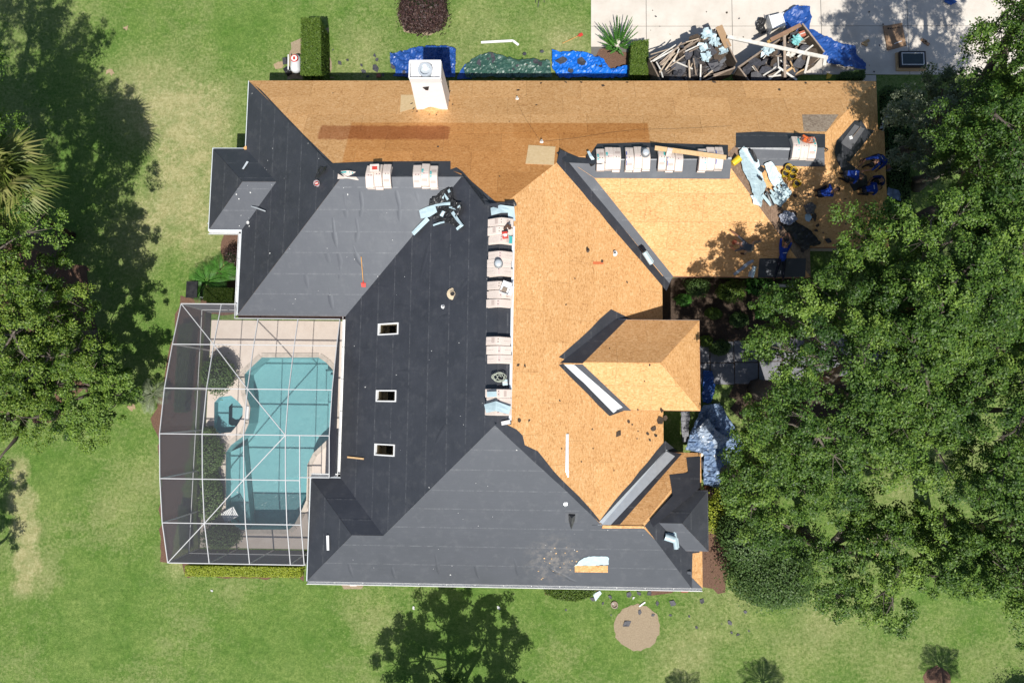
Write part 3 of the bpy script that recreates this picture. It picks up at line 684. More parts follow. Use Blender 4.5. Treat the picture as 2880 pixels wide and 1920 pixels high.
# driveway: separate slabs with open joints
drv = thing('driveway', (10, 18.6, 0), 'pale concrete driveway cast in large slabs above the garage', 'driveway'); drv['kind'] = 'structure'
tag(B().prism([(D(1357, 20).x+.02, D(1500, 170).y), (26.4, D(1500, 170).y), (26.4, 23.9), (D(1357, 20).x+.02, 23.9)], -.08, .006).build('joint_filler', M('grey_joint_sand', (.16, .15, .135), None, 20, .95, .1), drv), kind=None)
X = [D(1357, 20).x, D(1484, 20).x, D(1681, 20).x, D(1885, 20).x, D(2083, 20).x, 26.5]; Yb = [D(1500, 172).y, D(1500, 61).y, 24.0]
for i in range(5):
    for j in range(2):
        x0_, x1_ = X[i]+.012, X[i+1]-.012; y0_, y1_ = Yb[j]+.012, Yb[j+1]-.012
        if j == 0 and i == 0: y0_ = D(1400, 60).y-1.1
        B().prism([(x0_, y0_), (x1_, y0_), (x1_, y1_), (x0_, y1_)], -.06, .022).build('concrete_slab', concrete, drv, bevel=.008)
wk = thing('walkway', (17, 13, 0), 'narrow concrete path beside the garage end', 'walkway'); wk['kind'] = 'structure'
ya = [D(2010, 172).y-.02, 14.6, 12.7, 10.8]
for j in range(3): B().prism([(16.0, ya[j+1]+.01), (17.15, ya[j+1]+.01), (17.15, ya[j]-.01), (16.0, ya[j]-.01)], -.06, .02).build('concrete_slab', concrete, wk, bevel=.008)
fw = thing('front_walk', (13, 2.2, 0), 'grey flagstone front path half hidden under the oaks', 'walkway'); fw['kind'] = 'structure'
gst = M('grey_flagstone', (.22, .22, .235), (.16, .16, .17), 4, .8, .2, .3, 50)
rr = random.Random(8)
for i in range(9):
    for j in range(2):
        x = 7.6+i*1.15; y = 1.0+j*1.05+.012*i*i
        B().prism([(x+.02, y+.02), (x+1.13+rr.uniform(-.03, .01), y+.02), (x+1.13, y+1.03), (x+.02+rr.uniform(-.01, .03), y+1.03)], -.05, .025+rr.uniform(0, .008)).build('paving_slab', gst, fw, bevel=.01)

# ------------------------------------------------------------------ pool yard
pool_px = [(590, 382), (890, 382), (930, 408), (966, 448), (970, 560), (975, 700), (972, 770), (945, 806), (862, 885), (832, 945), (830, 1010), (826, 1130), (795, 1200), (762, 1262), (735, 1285), (480, 1285), (440, 1258), (402, 1208), (402, 880), (428, 842), (495, 792), (522, 728), (530, 645), (505, 570), (500, 470), (528, 440)]
pool = [tuple(c1(*q)[:2]) for q in pool_px]
spa_px = [(342, 618), (368, 590), (430, 583), (466, 612), (492, 645), (490, 692), (462, 738), (430, 775), (368, 780), (340, 765)]
spa = [tuple(c1(*q)[:2]) for q in spa_px]
flat_poly('pool_deck', [[(hx0-.12, hy0-.06), (hx1+.02, hy0-.06), (hx1+.02, hy1), (hx0-.12, hy1)], pool, spa], .02, pdeck, 'structure')
def water_mat():
    m, t, b = nodes_of('pool_water')
    pos = N(t, 'ShaderNodeNewGeometry').outputs['Position']
    v = N(t, 'ShaderNodeTexVoronoi'); v.inputs['Scale'].default_value = 5.5; v.feature = 'SMOOTH_F1'
    dn = N(t, 'ShaderNodeTexNoise'); dn.inputs['Scale'].default_value = 1.4; t.links.new(pos, dn.inputs['Vector'])
    mv = N(t, 'ShaderNodeVectorMath', operation='ADD'); t.links.new(pos, mv.inputs[0]); t.links.new(dn.outputs['Color'], mv.inputs[1]); t.links.new(mv.outputs[0], v.inputs['Vector'])
    # rings from the spa spillway
    dist = N(t, 'ShaderNodeVectorMath', operation='DISTANCE'); t.links.new(pos, dist.inputs[0]); dist.inputs[1].default_value = c1(560, 610)
    rip = math_n(t, 'SINE', math_n(t, 'MULTIPLY', dist.outputs['Value'], 34.))
    fall = maprange(t, dist.outputs['Value'], 2.6, .3, 0, .07)
    h = math_n(t, 'ADD', math_n(t, 'ADD', v.outputs['Distance'], math_n(t, 'MULTIPLY', noise_n(t, pos, 13, 3), .6)), math_n(t, 'MULTIPLY', rip, fall))
    bp = N(t, 'ShaderNodeBump'); bp.inputs['Strength'].default_value = .45; bp.inputs['Distance'].default_value = .05; t.links.new(h, bp.inputs['Height'])
    gl = N(t, 'ShaderNodeBsdfGlossy'); gl.inputs['Roughness'].default_value = .24; gl.inputs[0].default_value = (1, 1, 1, 1); t.links.new(bp.outputs[0], gl.inputs['Normal'])
    tr = N(t, 'ShaderNodeBsdfTransparent'); tr.inputs[0].default_value = (.68, .88, .90, 1)
    fr = N(t, 'ShaderNodeFresnel'); fr.inputs['IOR'].default_value = 1.33; t.links.new(bp.outputs[0], fr.inputs['Normal'])
    mx = N(t, 'ShaderNodeMixShader'); t.links.new(math_n(t, 'MULTIPLY', fr.outputs[0], 1.6, True), mx.inputs[0]); t.links.new(tr.outputs[0], mx.inputs[1]); t.links.new(gl.outputs[0], mx.inputs[2])
    t.links.new(mx.outputs[0], t.nodes['Material Output'].inputs[0]); return m
water = water_mat()
plaster = M('pool_plaster', (.37, .49, .49), (.32, .44, .45), 3, .8, .2)
plasterd = M('spa_plaster', (.36, .50, .52), (.30, .44, .46), 3, .8, .2)
def basin(poly, z0, z1, mat, par, nm):
    n = len(poly); b = B(); tr = tessellate_polygon([[Vector((*p, 0)) for p in poly]])
    b.add([(*p, z1) for p in poly]+[(*p, z0) for p in poly], [(i, n+i, n+(i+1) % n, (i+1) % n) for i in range(n)]+[tuple(n+q for q in f) for f in tr])
    return b.build(nm, mat, par)
pl = thing('swimming_pool', c1(640, 830), 'turquoise freeform swimming pool under the screened cage', 'pool')
basin(pool, -1.15, .02, plaster, pl, 'basin')
flat_poly('pool_water', [pool], -.07, water, parent=pl)
cop = B(); n_ = len(pool)
cx_, cy_ = sum(p[0] for p in pool)/n_, sum(p[1] for p in pool)/n_
for i in range(n_):
    a = Vector((*pool[i], .03)); c = Vector((*pool[(i+1) % n_], .03)); d = (c-a).normalized(); nr = Vector((d.y, -d.x, 0))
    if nr.dot(Vector((cx_, cy_, 0))-a) > 0: nr = -nr
    cop.bar(a+nr*.1, c+nr*.1, .22, .03)
cop.build('coping', M('coping_stone', (.60, .53, .45), None, 5, .8, .2), pl)
for i, (a, c) in enumerate((((905, 440), (968, 560)), ((935, 470), (975, 590)), ((955, 700), (980, 790)))):
    p, q = c1(*a), c1(*c); B().box(((p.x+q.x)/2, (p.y+q.y)/2, -.85+.22*i), (abs(p.x-q.x), abs(p.y-q.y), .5)).build('step', plaster, pl, bevel=.03)
B().prism([tuple(c1(*q)[:2]) for q in ((402, 880), (470, 850), (510, 1285), (480, 1285), (402, 1208))], -1.1, -.55).build('bench_ledge', plaster, pl)
B().box(c1(518, 672)+Vector((0, 0, .04)), (.13, .62, .1)).build('spillway_lip', white, pl)
sp = thing('spa', c1(415, 680), 'small dark teal spa beside the pool', 'spa')
basin(spa, -.9, .02, plasterd, sp, 'basin'); flat_poly('spa_water', [spa], -.06, water, parent=sp)
ins = [tuple(c1(415+(q[0]-415)*.62+28, 680+(q[1]-680)*.62)[:2]) for q in spa_px]
flat_poly('bench', [spa, ins], -.42, plasterd, parent=sp)

# ------------------------------------------------------------------ screen cage over the pool
def screen_mat(nm, thr):
    m, t, b = nodes_of(nm)
    g = N(t, 'ShaderNodeNewGeometry')
    dt = N(t, 'ShaderNodeVectorMath', operation='DOT_PRODUCT'); t.links.new(g.outputs['Incoming'], dt.inputs[0]); t.links.new(g.outputs['Normal'], dt.inputs[1])
    cs = math_n(t, 'MAXIMUM', math_n(t, 'POWER', math_n(t, 'ABSOLUTE', dt.outputs['Value']), 2.), .08)
    thru = math_n(t, 'POWER', thr, math_n(t, 'DIVIDE', 1., cs))       # a weave closes up when crossed at a slant
    df = N(t, 'ShaderNodeBsdfDiffuse'); df.inputs[0].default_value = (.15, .15, .165, 1)
    tr = N(t, 'ShaderNodeBsdfTransparent')
    mx = N(t, 'ShaderNodeMixShader'); t.links.new(thru, mx.inputs[0]); t.links.new(df.outputs[0], mx.inputs[1]); t.links.new(tr.outputs[0], mx.inputs[2])
    t.links.new(mx.outputs[0], t.nodes['Material Output'].inputs[0]); return m
SCR = screen_mat('roof_screen', .87); SCW = screen_mat('wall_screen', .72)
cage = thing('pool_enclosure', (-12, -1.5, 0), 'white framed dome-top screen cage over the pool', 'pool cage')
frame = M('cage_aluminium', (.52, .52, .515), (.45, .45, .45), 3, .4, .5)
RY = [4.28, 2.41, .48, -1.45, -3.35, -5.26, -7.08]; RZ = [2.95, 3.5, 3.95, 4.13, 3.9, 3.5, 2.85]
def cz(y): return float(np.interp(-y, [-q for q in RY], RZ))
CX = [-15.6, c1(278, 785, 4.13).x, -12.0, c1(715, 790, 4.13).x, -8.35]; XB = c1(790, 1020, 3.9).x
yH = 3.62
def beam(a, c, wd=.032, th=.05, nm='beam'): return B().bar(a, c, wd, th).build(nm, frame, cage)
def P3(x, y): return Vector((x, y, cz(y)))
for i, x in enumerate(CX):
    ys = [q for q in RY]
    if i >= 2: ys[0] = yH
    if i == 4: ys = [yH]+RY[1:4]+[-3.22]
    for a, c in zip(ys, ys[1:]): beam(P3(x, a), P3(x, c))
for a, c in zip(RY[3:], RY[4:]): beam(P3(XB, a), P3(XB, c))
for j, y in enumerate(RY):
    xe = {0: -13.06, 1: CX[4], 2: CX[4], 3: CX[4], 4: XB, 5: XB, 6: XB}[j]
    xs = [x for x in CX if x < xe-.05]+[xe]
    for a, c in zip(xs, xs[1:]): beam(P3(a, y), P3(c, y), .038, .055)
    if j not in (0, 6): beam(Vector((xs[0], y, 0)), Vector((xs[0], y, cz(y)-.05)), .06, .06, 'post')
beam(P3(-13.06, 4.28), P3(-13.06, yH)); beam(P3(-13.06, yH), P3(CX[4], yH)); beam(P3(XB, -3.22), P3(CX[4], -3.22))
for x in (CX[0], -13.06): beam(Vector((x, 4.28, 0)), Vector((x, 4.28, 2.9)), .06, .06, 'post')
for x in CX[:4]+[XB]: beam(Vector((x, RY[6], 0)), Vector((x, RY[6], 2.8)), .06, .06, 'post')
for a, c in zip(RY, RY[1:]): beam(Vector((CX[0], a, 1.0)), Vector((CX[0], c, 1.0)), .05, .05, 'chair_rail')
beam(Vector((CX[0], RY[6], 1.)), Vector((XB, RY[6], 1.)), .05, .05, 'chair_rail'); beam(Vector((CX[0], 4.28, 1.)), Vector((-13.06, 4.28, 1.)), .05, .05, 'chair_rail')
# wind braces in the roof plane
for a, c in (((CX[0], RY[0]), (CX[1], RY[1])), ((CX[1], RY[1]), (CX[2], RY[2])), ((CX[2], RY[2]), (CX[3], RY[3])), ((CX[3], RY[3]), (CX[2], RY[4])), ((CX[2], RY[4]), (CX[1], RY[5])), ((CX[1], RY[5]), (CX[0], RY[6]))):
    beam(P3(*a), P3(*c), .034, .04, 'brace')
# screens, one per bay
def scr(pts, m=None): B().add(pts, [tuple(range(len(pts)))]).build('screen_panel', m or SCR, cage)
for i in range(4):
    for j in range(6):
        ya_, yb_ = RY[j], RY[j+1]; xa, xb = CX[i], CX[i+1]
        if j == 0 and i >= 1:
            if i == 1:
                scr([P3(xa, 4.28), P3(xa, yb_), P3(-13.06, yb_), P3(-13.06, 4.28)]); xa = -13.06
            ya_ = yH
        if i == 3 and j >= 3:
            if j == 3: yb_ = -3.22
            else: xb = XB
        scr([P3(xa, ya_), P3(xa, yb_), P3(xb, yb_), P3(xb, ya_)])
for a, c in zip(RY, RY[1:]): scr([Vector((CX[0], a, 0)), Vector((CX[0], c, 0)), P3(CX[0], c), P3(CX[0], a)], SCW)
xs = CX[:4]+[XB]
for a, c in zip(xs, xs[1:]): scr([Vector((a, RY[6], 0)), Vector((c, RY[6], 0)), P3(c, RY[6]), P3(a, RY[6])], SCW)
scr([Vector((CX[0], 4.28, 0)), Vector((-13.06, 4.28, 0)), P3(-13.06, 4.28), P3(CX[0], 4.28)], SCW)
ys = [yH]+RY[1:4]+[-3.22]
for a, c in zip(ys, ys[1:]): scr([Vector((CX[4], a, 3.02)), Vector((CX[4], c, 3.02)), P3(CX[4], c), P3(CX[4], a)], SCW)
# white slatted frame put in for a bright patch at the pool's far corner
lg = thing('slat_frame', c1(435, 1205), 'white slatted frame at the pool corner by the lower shrubs', 'slat_frame')
a = c1(405, 1220); c = c1(465, 1185); d = (c-a).normalized(); nr = Vector((-d.y, d.x, 0)); a.z = c.z = .26
for s in (-1, 1): B().bar(a+nr*s*.24, c+nr*s*.24, .04, .05).build('rail', white, lg)
for i in range(9): p = a.lerp(c, i/8); B().bar(p-nr*.24+Vector((0, 0, .035)), p+nr*.24+Vector((0, 0, .035)), .055, .015).build('slat', white, lg)
for s in (-1, 1):
    for p in (a.lerp(c, .1), a.lerp(c, .9)): B().bar(Vector((p.x+nr.x*s*.24, p.y+nr.y*s*.24, .03)), Vector((p.x+nr.x*s*.24, p.y+nr.y*s*.24, .25)), .04, .04).build('leg', white, lg)

# ------------------------------------------------------------------ foliage
RG = np.random.default_rng(11)
def leaves_obj(name, P, Nn, size, asp, mat, parent, tint, fold=.25):
    """one small folded leaf per point: P positions, Nn facing directions"""
    n = len(P); r = RG.normal(size=(n, 3)); a = r-(r*Nn).sum(1, keepdims=True)*Nn; a /= np.linalg.norm(a, axis=1, keepdims=True)+1e-9
    c = np.cross(Nn, a); s = size*RG.uniform(.65, 1.3, (n, 1))
    v = np.empty((n, 4, 3)); v[:, 0] = P-a*s*.5; v[:, 1] = P+c*s*asp*.5+Nn*s*fold*.3; v[:, 2] = P+a*s*.5; v[:, 3] = P-c*s*asp*.5+Nn*s*fold*.3
    me = bpy.data.meshes.new(name); me.vertices.add(4*n); me.vertices.foreach_set('co', v.reshape(-1).astype(np.float32))
    me.loops.add(4*n); me.loops.foreach_set('vertex_index', np.arange(4*n, dtype=np.int32))
    me.polygons.add(n); me.polygons.foreach_set('loop_start', np.arange(0, 4*n, 4, dtype=np.int32)); me.polygons.foreach_set('loop_total', np.full(n, 4, dtype=np.int32))
    at = me.attributes.new('tint', 'FLOAT', 'FACE'); at.data.foreach_set('value', np.clip(tint, 0, 1).astype(np.float32))
    me.update(calc_edges=True); me.materials.append(mat)
    o = bpy.data.objects.new(name, me); COL.objects.link(o)
    if parent: adopt(o, parent)
    return o
oakm = leaf_mat('oak_leaf', (.022, .058, .008), (.074, .143, .018), (.185, .28, .044))
oaky = leaf_mat('oak_leaf_yellowed', (.026, .06, .008), (.088, .155, .018), (.215, .29, .042))
shrubm = leaf_mat('shrub_leaf', (.03, .065, .018), (.066, .12, .03), (.13, .2, .055))
limem = leaf_mat('lime_leaf', (.16, .22, .02), (.30, .36, .035), (.45, .48, .06))
hedgem = leaf_mat('hedge_leaf', (.035, .075, .01), (.085, .145, .018), (.16, .22, .035))
purplem = leaf_mat('purple_leaf', (.022, .012, .014), (.055, .028, .028), (.12, .07, .055))
greyg = leaf_mat('silvery_leaf', (.07, .09, .05), (.16, .19, .11), (.30, .33, .22))
palmm = leaf_mat('palm_leaf', (.05, .075, .015), (.12, .16, .03), (.30, .28, .10))
fernm = leaf_mat('fern_leaf', (.03, .10, .015), (.06, .19, .025), (.11, .27, .045))
coren = M('dark_leaf_core', (.012, .02, .008), None, 9, .95, .05)  # solid near-black core, put in so the leaf shell isn't see-through
def unit(v): return v/(np.linalg.norm(v, axis=1, keepdims=True)+1e-9)
def tree(label, x, y, zc, R, H, seed, n_leaf=42000, mat=None, name='oak_tree', size=.092, clumps=90, group=None, cat='tree', lean=(0, 0), flat=.55, rclump=(.65, 1.3), density=1.25, under=.35):
    global RG
    RG = np.random.default_rng(seed); r = random.Random(seed)
    t = thing(name, (x, y, 0), label, cat, group)
    cen = np.array([x+lean[0], y+lean[1], zc]); hz = H-zc
    # clump centres: uneven shell, big gaps between boughs
    C = []
    lob = unit(RG.normal(size=(9, 3))); lob[:, 2] = np.abs(lob[:, 2])*.7
    tries = 0
    while len(C) < clumps and tries < 6000:
        tries += 1
        d = unit(RG.normal(size=(1, 3)))[0]
        if d[2] < -under: continue
        rr_ = RG.uniform(.35, 1.)**.6
        bulge = .72+.42*max(0, float((lob@d).max()))**3
        p = cen+d*np.array([R, R, hz])*rr_*bulge
        if any(np.linalg.norm((p-c)*np.array([1, 1, 1.3])) < 1.22 for c in C): continue
        C.append(p)
    C = np.array(C); k = len(C)
    tr = B(); base = Vector((x, y, 0)); fork = Vector((x+lean[0]*.4, y+lean[1]*.4, zc*.42)); r0 = .055*H*.55+.06
    tr.tube([base, base.lerp(fork, .15)+Vector((.02, 0, 0)), base.lerp(fork, .6)+Vector((r.uniform(-.15, .15), r.uniform(-.15, .15), 0)), fork], [r0*1.35, r0, r0*.85, r0*.75], 9)
    tr.build('trunk', bark, t, smooth=True)
    # limbs to groups of clumps, twigs to each clump
    nl = 7; idx = RG.choice(k, min(nl, k), replace=False); heads = C[idx]
    lm = B(); lim = []
    for h in heads:
        h = Vector(h); mid = fork.lerp(h, .5)+Vector((r.uniform(-.4, .4), r.uniform(-.4, .4), r.uniform(.1, .6)))
        q3 = mid.lerp(h, .5)+Vector((r.uniform(-.25, .25), r.uniform(-.25, .25), r.uniform(-.1, .3)))
        pts = [fork, mid, q3, h]; lm.tube(pts, [r0*.5, r0*.33, r0*.2, .03], 6); lim += [mid, q3, h, fork.lerp(mid, .6)]
    lm.build('limbs', bark, t, smooth=True)
    tw = B()
    for c in C:
        c = Vector(c); n = min(lim, key=lambda q: (q-c).length)
        m1 = n.lerp(c, .55)+Vector((r.uniform(-.2, .2), r.uniform(-.2, .2), r.uniform(-.05, .2)))
        tw.tube([n, m1, c], [.05, .03, .012], 4, False)
        for _ in range(3): tw.tube([m1.lerp(c, .4), c+Vector((r.uniform(-.6, .6), r.uniform(-.6, .6), r.uniform(-.1, .35)))], [.018, .006], 3, False)
    tag(tw.build('twigs', bark, t), kind='stuff')
    # sprays: each clump is a handful of twig tips carrying leaves
    rc = RG.uniform(*rclump, k); w_ = rc**2; cnt = np.maximum(20, (n_leaf*density*w_/w_.sum()).astype(int)); P = []; NN = []; TT = []
    for c, q, m in zip(C, rc, cnt):
        # a bough: domed cluster of tufts, each tuft a small dome of leaves
        ns = max(7, int(q*q*15)); dv = unit(RG.normal(size=(ns, 3))); dv[:, 2] = np.abs(dv[:, 2])*1.1-.15
        tips = c+dv*np.array([q, q, q*flat])*RG.uniform(.45, 1.05, (ns, 1))
        j = RG.integers(0, ns, m); tr_ = RG.uniform(.16, .36, ns)[j][:, None]; od = unit(RG.normal(size=(m, 3))+np.array([[0, 0, .55]]))
        pts = tips[j]+od*tr_*RG.uniform(.35, 1.1, (m, 1))*np.array([1, 1, .75])
        up = unit(od*.6+np.array([[0, -.12, .8]])+RG.normal(size=(m, 3))*.36)
        P.append(pts); NN.append(up); tone = RG.normal(.42, .2); TT.append(np.clip(tone+RG.normal(0, .22, m), 0, 1))
    leaves_obj('crown', np.vstack(P), np.vstack(NN), size, .58, mat or oakm, t, np.concatenate(TT))
    return t
def shrub(label, x, y, rx, ry, h, seed, mat, n=3000, name='shrub', size=.09, cat='shrub', group=None, z0=0., core=True, lob=5, rough=.3):
    global RG
    RG = np.random.default_rng(seed); t = thing(name, (x, y, z0), label, cat, group)
    d = unit(RG.normal(size=(n*2, 3))); d = d[d[:, 2] > -.25][:n]; L = unit(RG.normal(size=(lob, 3)))
    bul = .82+.3*np.maximum(0, (d@L.T).max(1))**4
    rad = bul*RG.uniform(.72, 1.04, len(d))*(1+.22*(RG.random(len(d)) < .06))
    P = np.array([x, y, z0+h*.45])+d*np.array([rx, ry, h*.55])*rad[:, None]; P[:, 2] = np.maximum(P[:, 2], z0+.02)
    leaves_obj('foliage', P, unit(d*.7+np.array([[0, 0, .5]])+RG.normal(size=d.shape)*rough), size, .6, mat, t, .5+RG.normal(0, .22, len(d)))
    if core:
        b = B(); b.lathe([(.25, .02), (.72, .12), (.78, .45), (.6, .75), (.25, .88)], (0, 0, 0), 10); b.v = [(x+v[0]*rx, y+v[1]*ry, z0+v[2]*h) for v in b.v]; b.build('inner_core', coren, t, smooth=True)
    else:
        b = B()
        for i in range(5): a = i*1.26; b.tube([(x, y, z0), (x+rx*.4*math.cos(a), y+ry*.4*math.sin(a), z0+h*.6)], [.03, .012], 5)
        b.build('stems', bark, t)
    return t
def hedge(label, pts, h, seed, mat, n, size=.06, name='clipped_hedge', par=None):
    """clipped hedge: leaves on the faces of a prism with soft edges"""
    global RG
    RG = np.random.default_rng(seed); c = sum((Vector((*p, 0)) for p in pts), Vector())/len(pts); t = thing(name, c, label, 'hedge')
    b = B(); b.prism([(c.x+(p[0]-c.x)*.94, c.y+(p[1]-c.y)*.94) for p in pts], .0, h-.05); b.build('inner_core', coren, t)
    x0, x1 = min(p[0] for p in pts), max(p[0] for p in pts); y0, y1 = min(p[1] for p in pts), max(p[1] for p in pts)
    P = RG.uniform((x0, y0, h-.05), (x1, y1, h+.035), (n, 3)); P = P[[inside(pts, p[0], p[1]) for p in P]]; NN = unit(np.array([[0, 0, 1.]])+RG.normal(size=P.shape)*.45)
    ps, ns = [P], [NN]; m = len(pts); per = sum((Vector(pts[i])-Vector(pts[(i+1) % m])).length for i in range(m))
    for i in range(m):
        a, q = np.array(pts[i]), np.array(pts[(i+1) % m]); L = np.linalg.norm(q-a); k = int(n*.9*L*h/max(.5, per*h)); u = RG.random(k)
        e = (q-a)/L; nr = np.array([e[1], -e[0]]); 
        if np.dot(nr, np.array([c.x, c.y])-a) > 0: nr = -nr
        xy = a+np.outer(u, q-a)+np.outer(RG.uniform(-.05, .03, k), nr); pz = RG.uniform(.02, h, k)
        ps.append(np.column_stack([xy, pz])); ns.append(unit(np.column_stack([np.tile(nr, (k, 1)), np.full(k, .35)])+RG.normal(size=(k, 3))*.4))
    P = np.vstack(ps); leaves_obj('foliage', P, np.vstack(ns), size, .6, mat, t, .5+RG.normal(0, .2, len(P))+.12*np.array([mnoise.noise(Vector(p)*1.5) for p in P[:1]])[0])
    return t
def fan_palm(label, x, y, zt, rf, seed, nf=22, mat=None, name='fan_palm', lean=(0, 0)):
    r = random.Random(seed); t = thing(name, (x, y, 0), label, 'palm')
    b = B(); pts = [Vector((x+lean[0]*(i/6)**1.5, y+lean[1]*(i/6)**1.5, zt*i/6)) for i in range(7)]; b.tube(pts, [.17, .13, .12, .12, .12, .13, .15], 9)
    b.build('trunk', soil, t, smooth=True); top = pts[-1]  # dark trunk colour stands in for the shade around it
    for i in range(nf):
        a = i*2.39996+r.uniform(-.2, .2); el = r.uniform(-.5, 1.4); d = Vector((math.cos(a)*math.cos(el), math.sin(a)*math.cos(el), math.sin(el)))
        L = rf*r.uniform(.12, .5); hub = top+d*L; b = B(); b.tube([top, top.lerp(hub, .5)+Vector((0, 0, .06)), hub], [.03, .022, .015], 4)
        side = d.cross(Vector((0, 0, 1))).normalized(); up = side.cross(d)
        for s in range(24):
            f = (s/23-.5)*2; ang = f*1.75; sd = d*math.cos(ang)+side*math.sin(ang)+up*r.uniform(-.08, .08); l2 = rf*.62*(1-.25*abs(f))*r.uniform(.85, 1.1)
            pr = sd.cross(up).normalized()*(.022*rf+.008); tip = hub+sd*l2-Vector((0, 0, l2*r.uniform(.12, .4))); md = hub+sd*l2*.5+Vector((0, 0, .03))
            b.add([hub, md-pr, tip, md+pr], [(0, 1, 2, 3)])
        o = b.build('frond', mat or palmm, t); at = o.data.attributes.new('tint', 'FLOAT', 'FACE'); base = r.uniform(.2, .75)
        at.data.foreach_set('value', [min(1, max(0, base+r.uniform(-.2, .25))) for _ in o.data.polygons])
    return t
def feather_palm(label, x, y, zt, rf, seed, nf=9, name='small_palm', mat=None, arch=.5):
    r = random.Random(seed); t = thing(name, (x, y, 0), label, 'palm')
    B().tube([(x, y, 0), (x+.03, y+.02, zt*.6), (x+.04, y+.02, zt)], [.09, .06, .05], 8).build('trunk', bark, t, smooth=True)
    for i in range(nf):
        a = i*2.4+r.uniform(-.3, .3); L = rf*r.uniform(.8, 1.1); h = Vector((math.cos(a), math.sin(a), 0)); pts = []
        for s in range(9): f = s/8; pts.append(Vector((x, y, zt))+h*L*f+Vector((0, 0, L*(.75*f-arch*1.7*f*f))))
        b = B(); b.tube(pts, [.02*(1-.8*s/8)+.003 for s in range(9)], 4)
        sd = h.cross(Vector((0, 0, 1)))
        for s in range(26):
            f = .14+.84*s/25; j = min(int(f*8), 7); p = pts[j].lerp(pts[j+1], f*8-j); dd = (pts[j+1]-pts[j]).normalized(); l2 = rf*.34*math.sin(math.pi*min(1, f*.9+.12))+.05
            for q in (-1, 1):
                v = (sd*q*.85+dd*.6-Vector((0, 0, .25))).normalized(); pr = dd*.014; b.add([p-pr, p+v*l2*.5-pr*.8, p+v*l2, p+v*l2*.5+pr], [(0, 1, 2, 3)])
        o = b.build('frond', mat or palmm, t); at = o.data.attributes.new('tint', 'FLOAT', 'FACE'); base = r.uniform(.3, .7); at.data.foreach_set('value', [min(1, max(0, base+r.uniform(-.2, .25))) for _ in o.data.polygons])
    return t
# oaks on the right
tree('big spreading oak overhanging the entry porch, right of the house', 11.0, .8, 8.2, 3.2, 11.4, 21, 60000, clumps=95)
tree('oak reaching over the lower corner of the garage roof', 15.0, 4.3, 8.6, 3.3, 12.0, 22, 56000, clumps=88)
tree('oak shading the crew at the far end of the garage roof', 18.2, 8.7, 8.6, 3.3, 12.0, 23, 56000, clumps=90)
tree('slim oak leaning over the crew from below the garage', 13.7, 3.5, 9.0, 1.9, 11.6, 33, 30000, clumps=40)
tree('tall oak casting its shade over the driveway top right', 19.2, 13.2, 8.5, 3.2, 12.0, 24, 46000, clumps=78)
tree('pale silvery leafed tree between the garage path and the oaks', 17.6, 12.0, 4.6, 1.9, 6.6, 25, 19000, mat=greyg, clumps=34, name='silvery_tree', size=.1)
tree('dark oak filling the gap right of the ladder', 18.9, 10.9, 6.0, 2.0, 8.4, 32, 24000, clumps=38)
tree('oak at the right edge below the middle of the picture', 16.6, -.4, 8.2, 2.8, 11.2, 26, 46000, clumps=72)
tree('oak in the lower right corner above the small palm shadow', 18.6, -5.0, 8.0, 3.0, 11.0, 27, 50000, clumps=76)
tree('smaller oak beside the lower wing, over the blue tarp', 9.3, -3.1, 6.2, 1.7, 8.2, 28, 20000, clumps=34)
tree('slender oak between the round shrub and the lawn gap', 13.0, -6.0, 6.0, 1.8, 8.0, 29, 22000, clumps=36)
tree('oak between the lawn gap and the lower right corner', 15.6, -5.4, 6.4, 1.5, 8.4, 31, 20000, clumps=30)
tree('oak filling the right edge of the picture at mid height', 20.6, 2.6, 8.4, 3.1, 11.4, 30, 44000, clumps=74)
# left trees
tree('bushy tree at the left edge throwing its shade up the lawn', -21.2, 3.0, 5.4, 2.9, 8.4, 41, 50000, mat=oaky, clumps=80, under=.6)
tree('low spreading tree left of the pool cage', -20.0, .4, 2.8, 2.1, 4.8, 42, 30000, mat=oakm, clumps=52, under=.5)
tree('tree low at the left edge below the bushy one', -23.2, -.8, 4.0, 2.4, 6.4, 43, 28000, mat=oaky, clumps=46, under=.5)
tree('tall tree past the left edge shading the upper lawn', -23.6, 7.4, 7.4, 4.3, 11., 44, 78000, clumps=120)
tree('tall tree past the top left corner', -26.0, 12.6, 7.6, 4.0, 11., 45, 58000, clumps=100)
tree('tall tree past the left edge between the two others', -25.2, 3.4, 6.6, 3.9, 10., 46, 40000, clumps=76)
tree('tree past the lower left edge shading the dry strip', -25.9, -9.5, 5.6, 2.2, 7.6, 47, 20000, clumps=30)
# bottom edge
tree('loose young oak at the bottom edge below the felted roof', -3.3, -15.0, 3.7, 3.3, 6.6, 48, 52000, mat=oakm, clumps=80, under=.3, rclump=(.55, 1.0))
shrub('large round clipped shrub on the lawn right of the lower wing', *D(1768, 1312, 1.4)[:2], 1.8, 1.85, 3.0, 51, shrubm, 17000, size=.095, name='round_shrub', lob=11, rough=.55)
shrub('tall dark shrub pressed against the wing, above the round shrub', *D(1716, 1225, 1.6)[:2], 1.5, 1.5, 3.2, 52, shrubm, 9000, size=.1)
shrub('bright lime green shrub beside the wing corner', *D(1657, 1180, .8)[:2], .75, 1.15, 1.5, 53, limem, 3600, size=.085)
shrub('reddish brown small shrub above the lime one', *D(1645, 1140, .5)[:2], .5, .5, .8, 54, purplem, 1200, size=.07)
shrub('dark purple leafed shrub in a mulch ring at the top', *D(970, 16, 1.)[:2], 1.35, 1.2, 2.0, 55, purplem, 9000, size=.1, rough=.5)
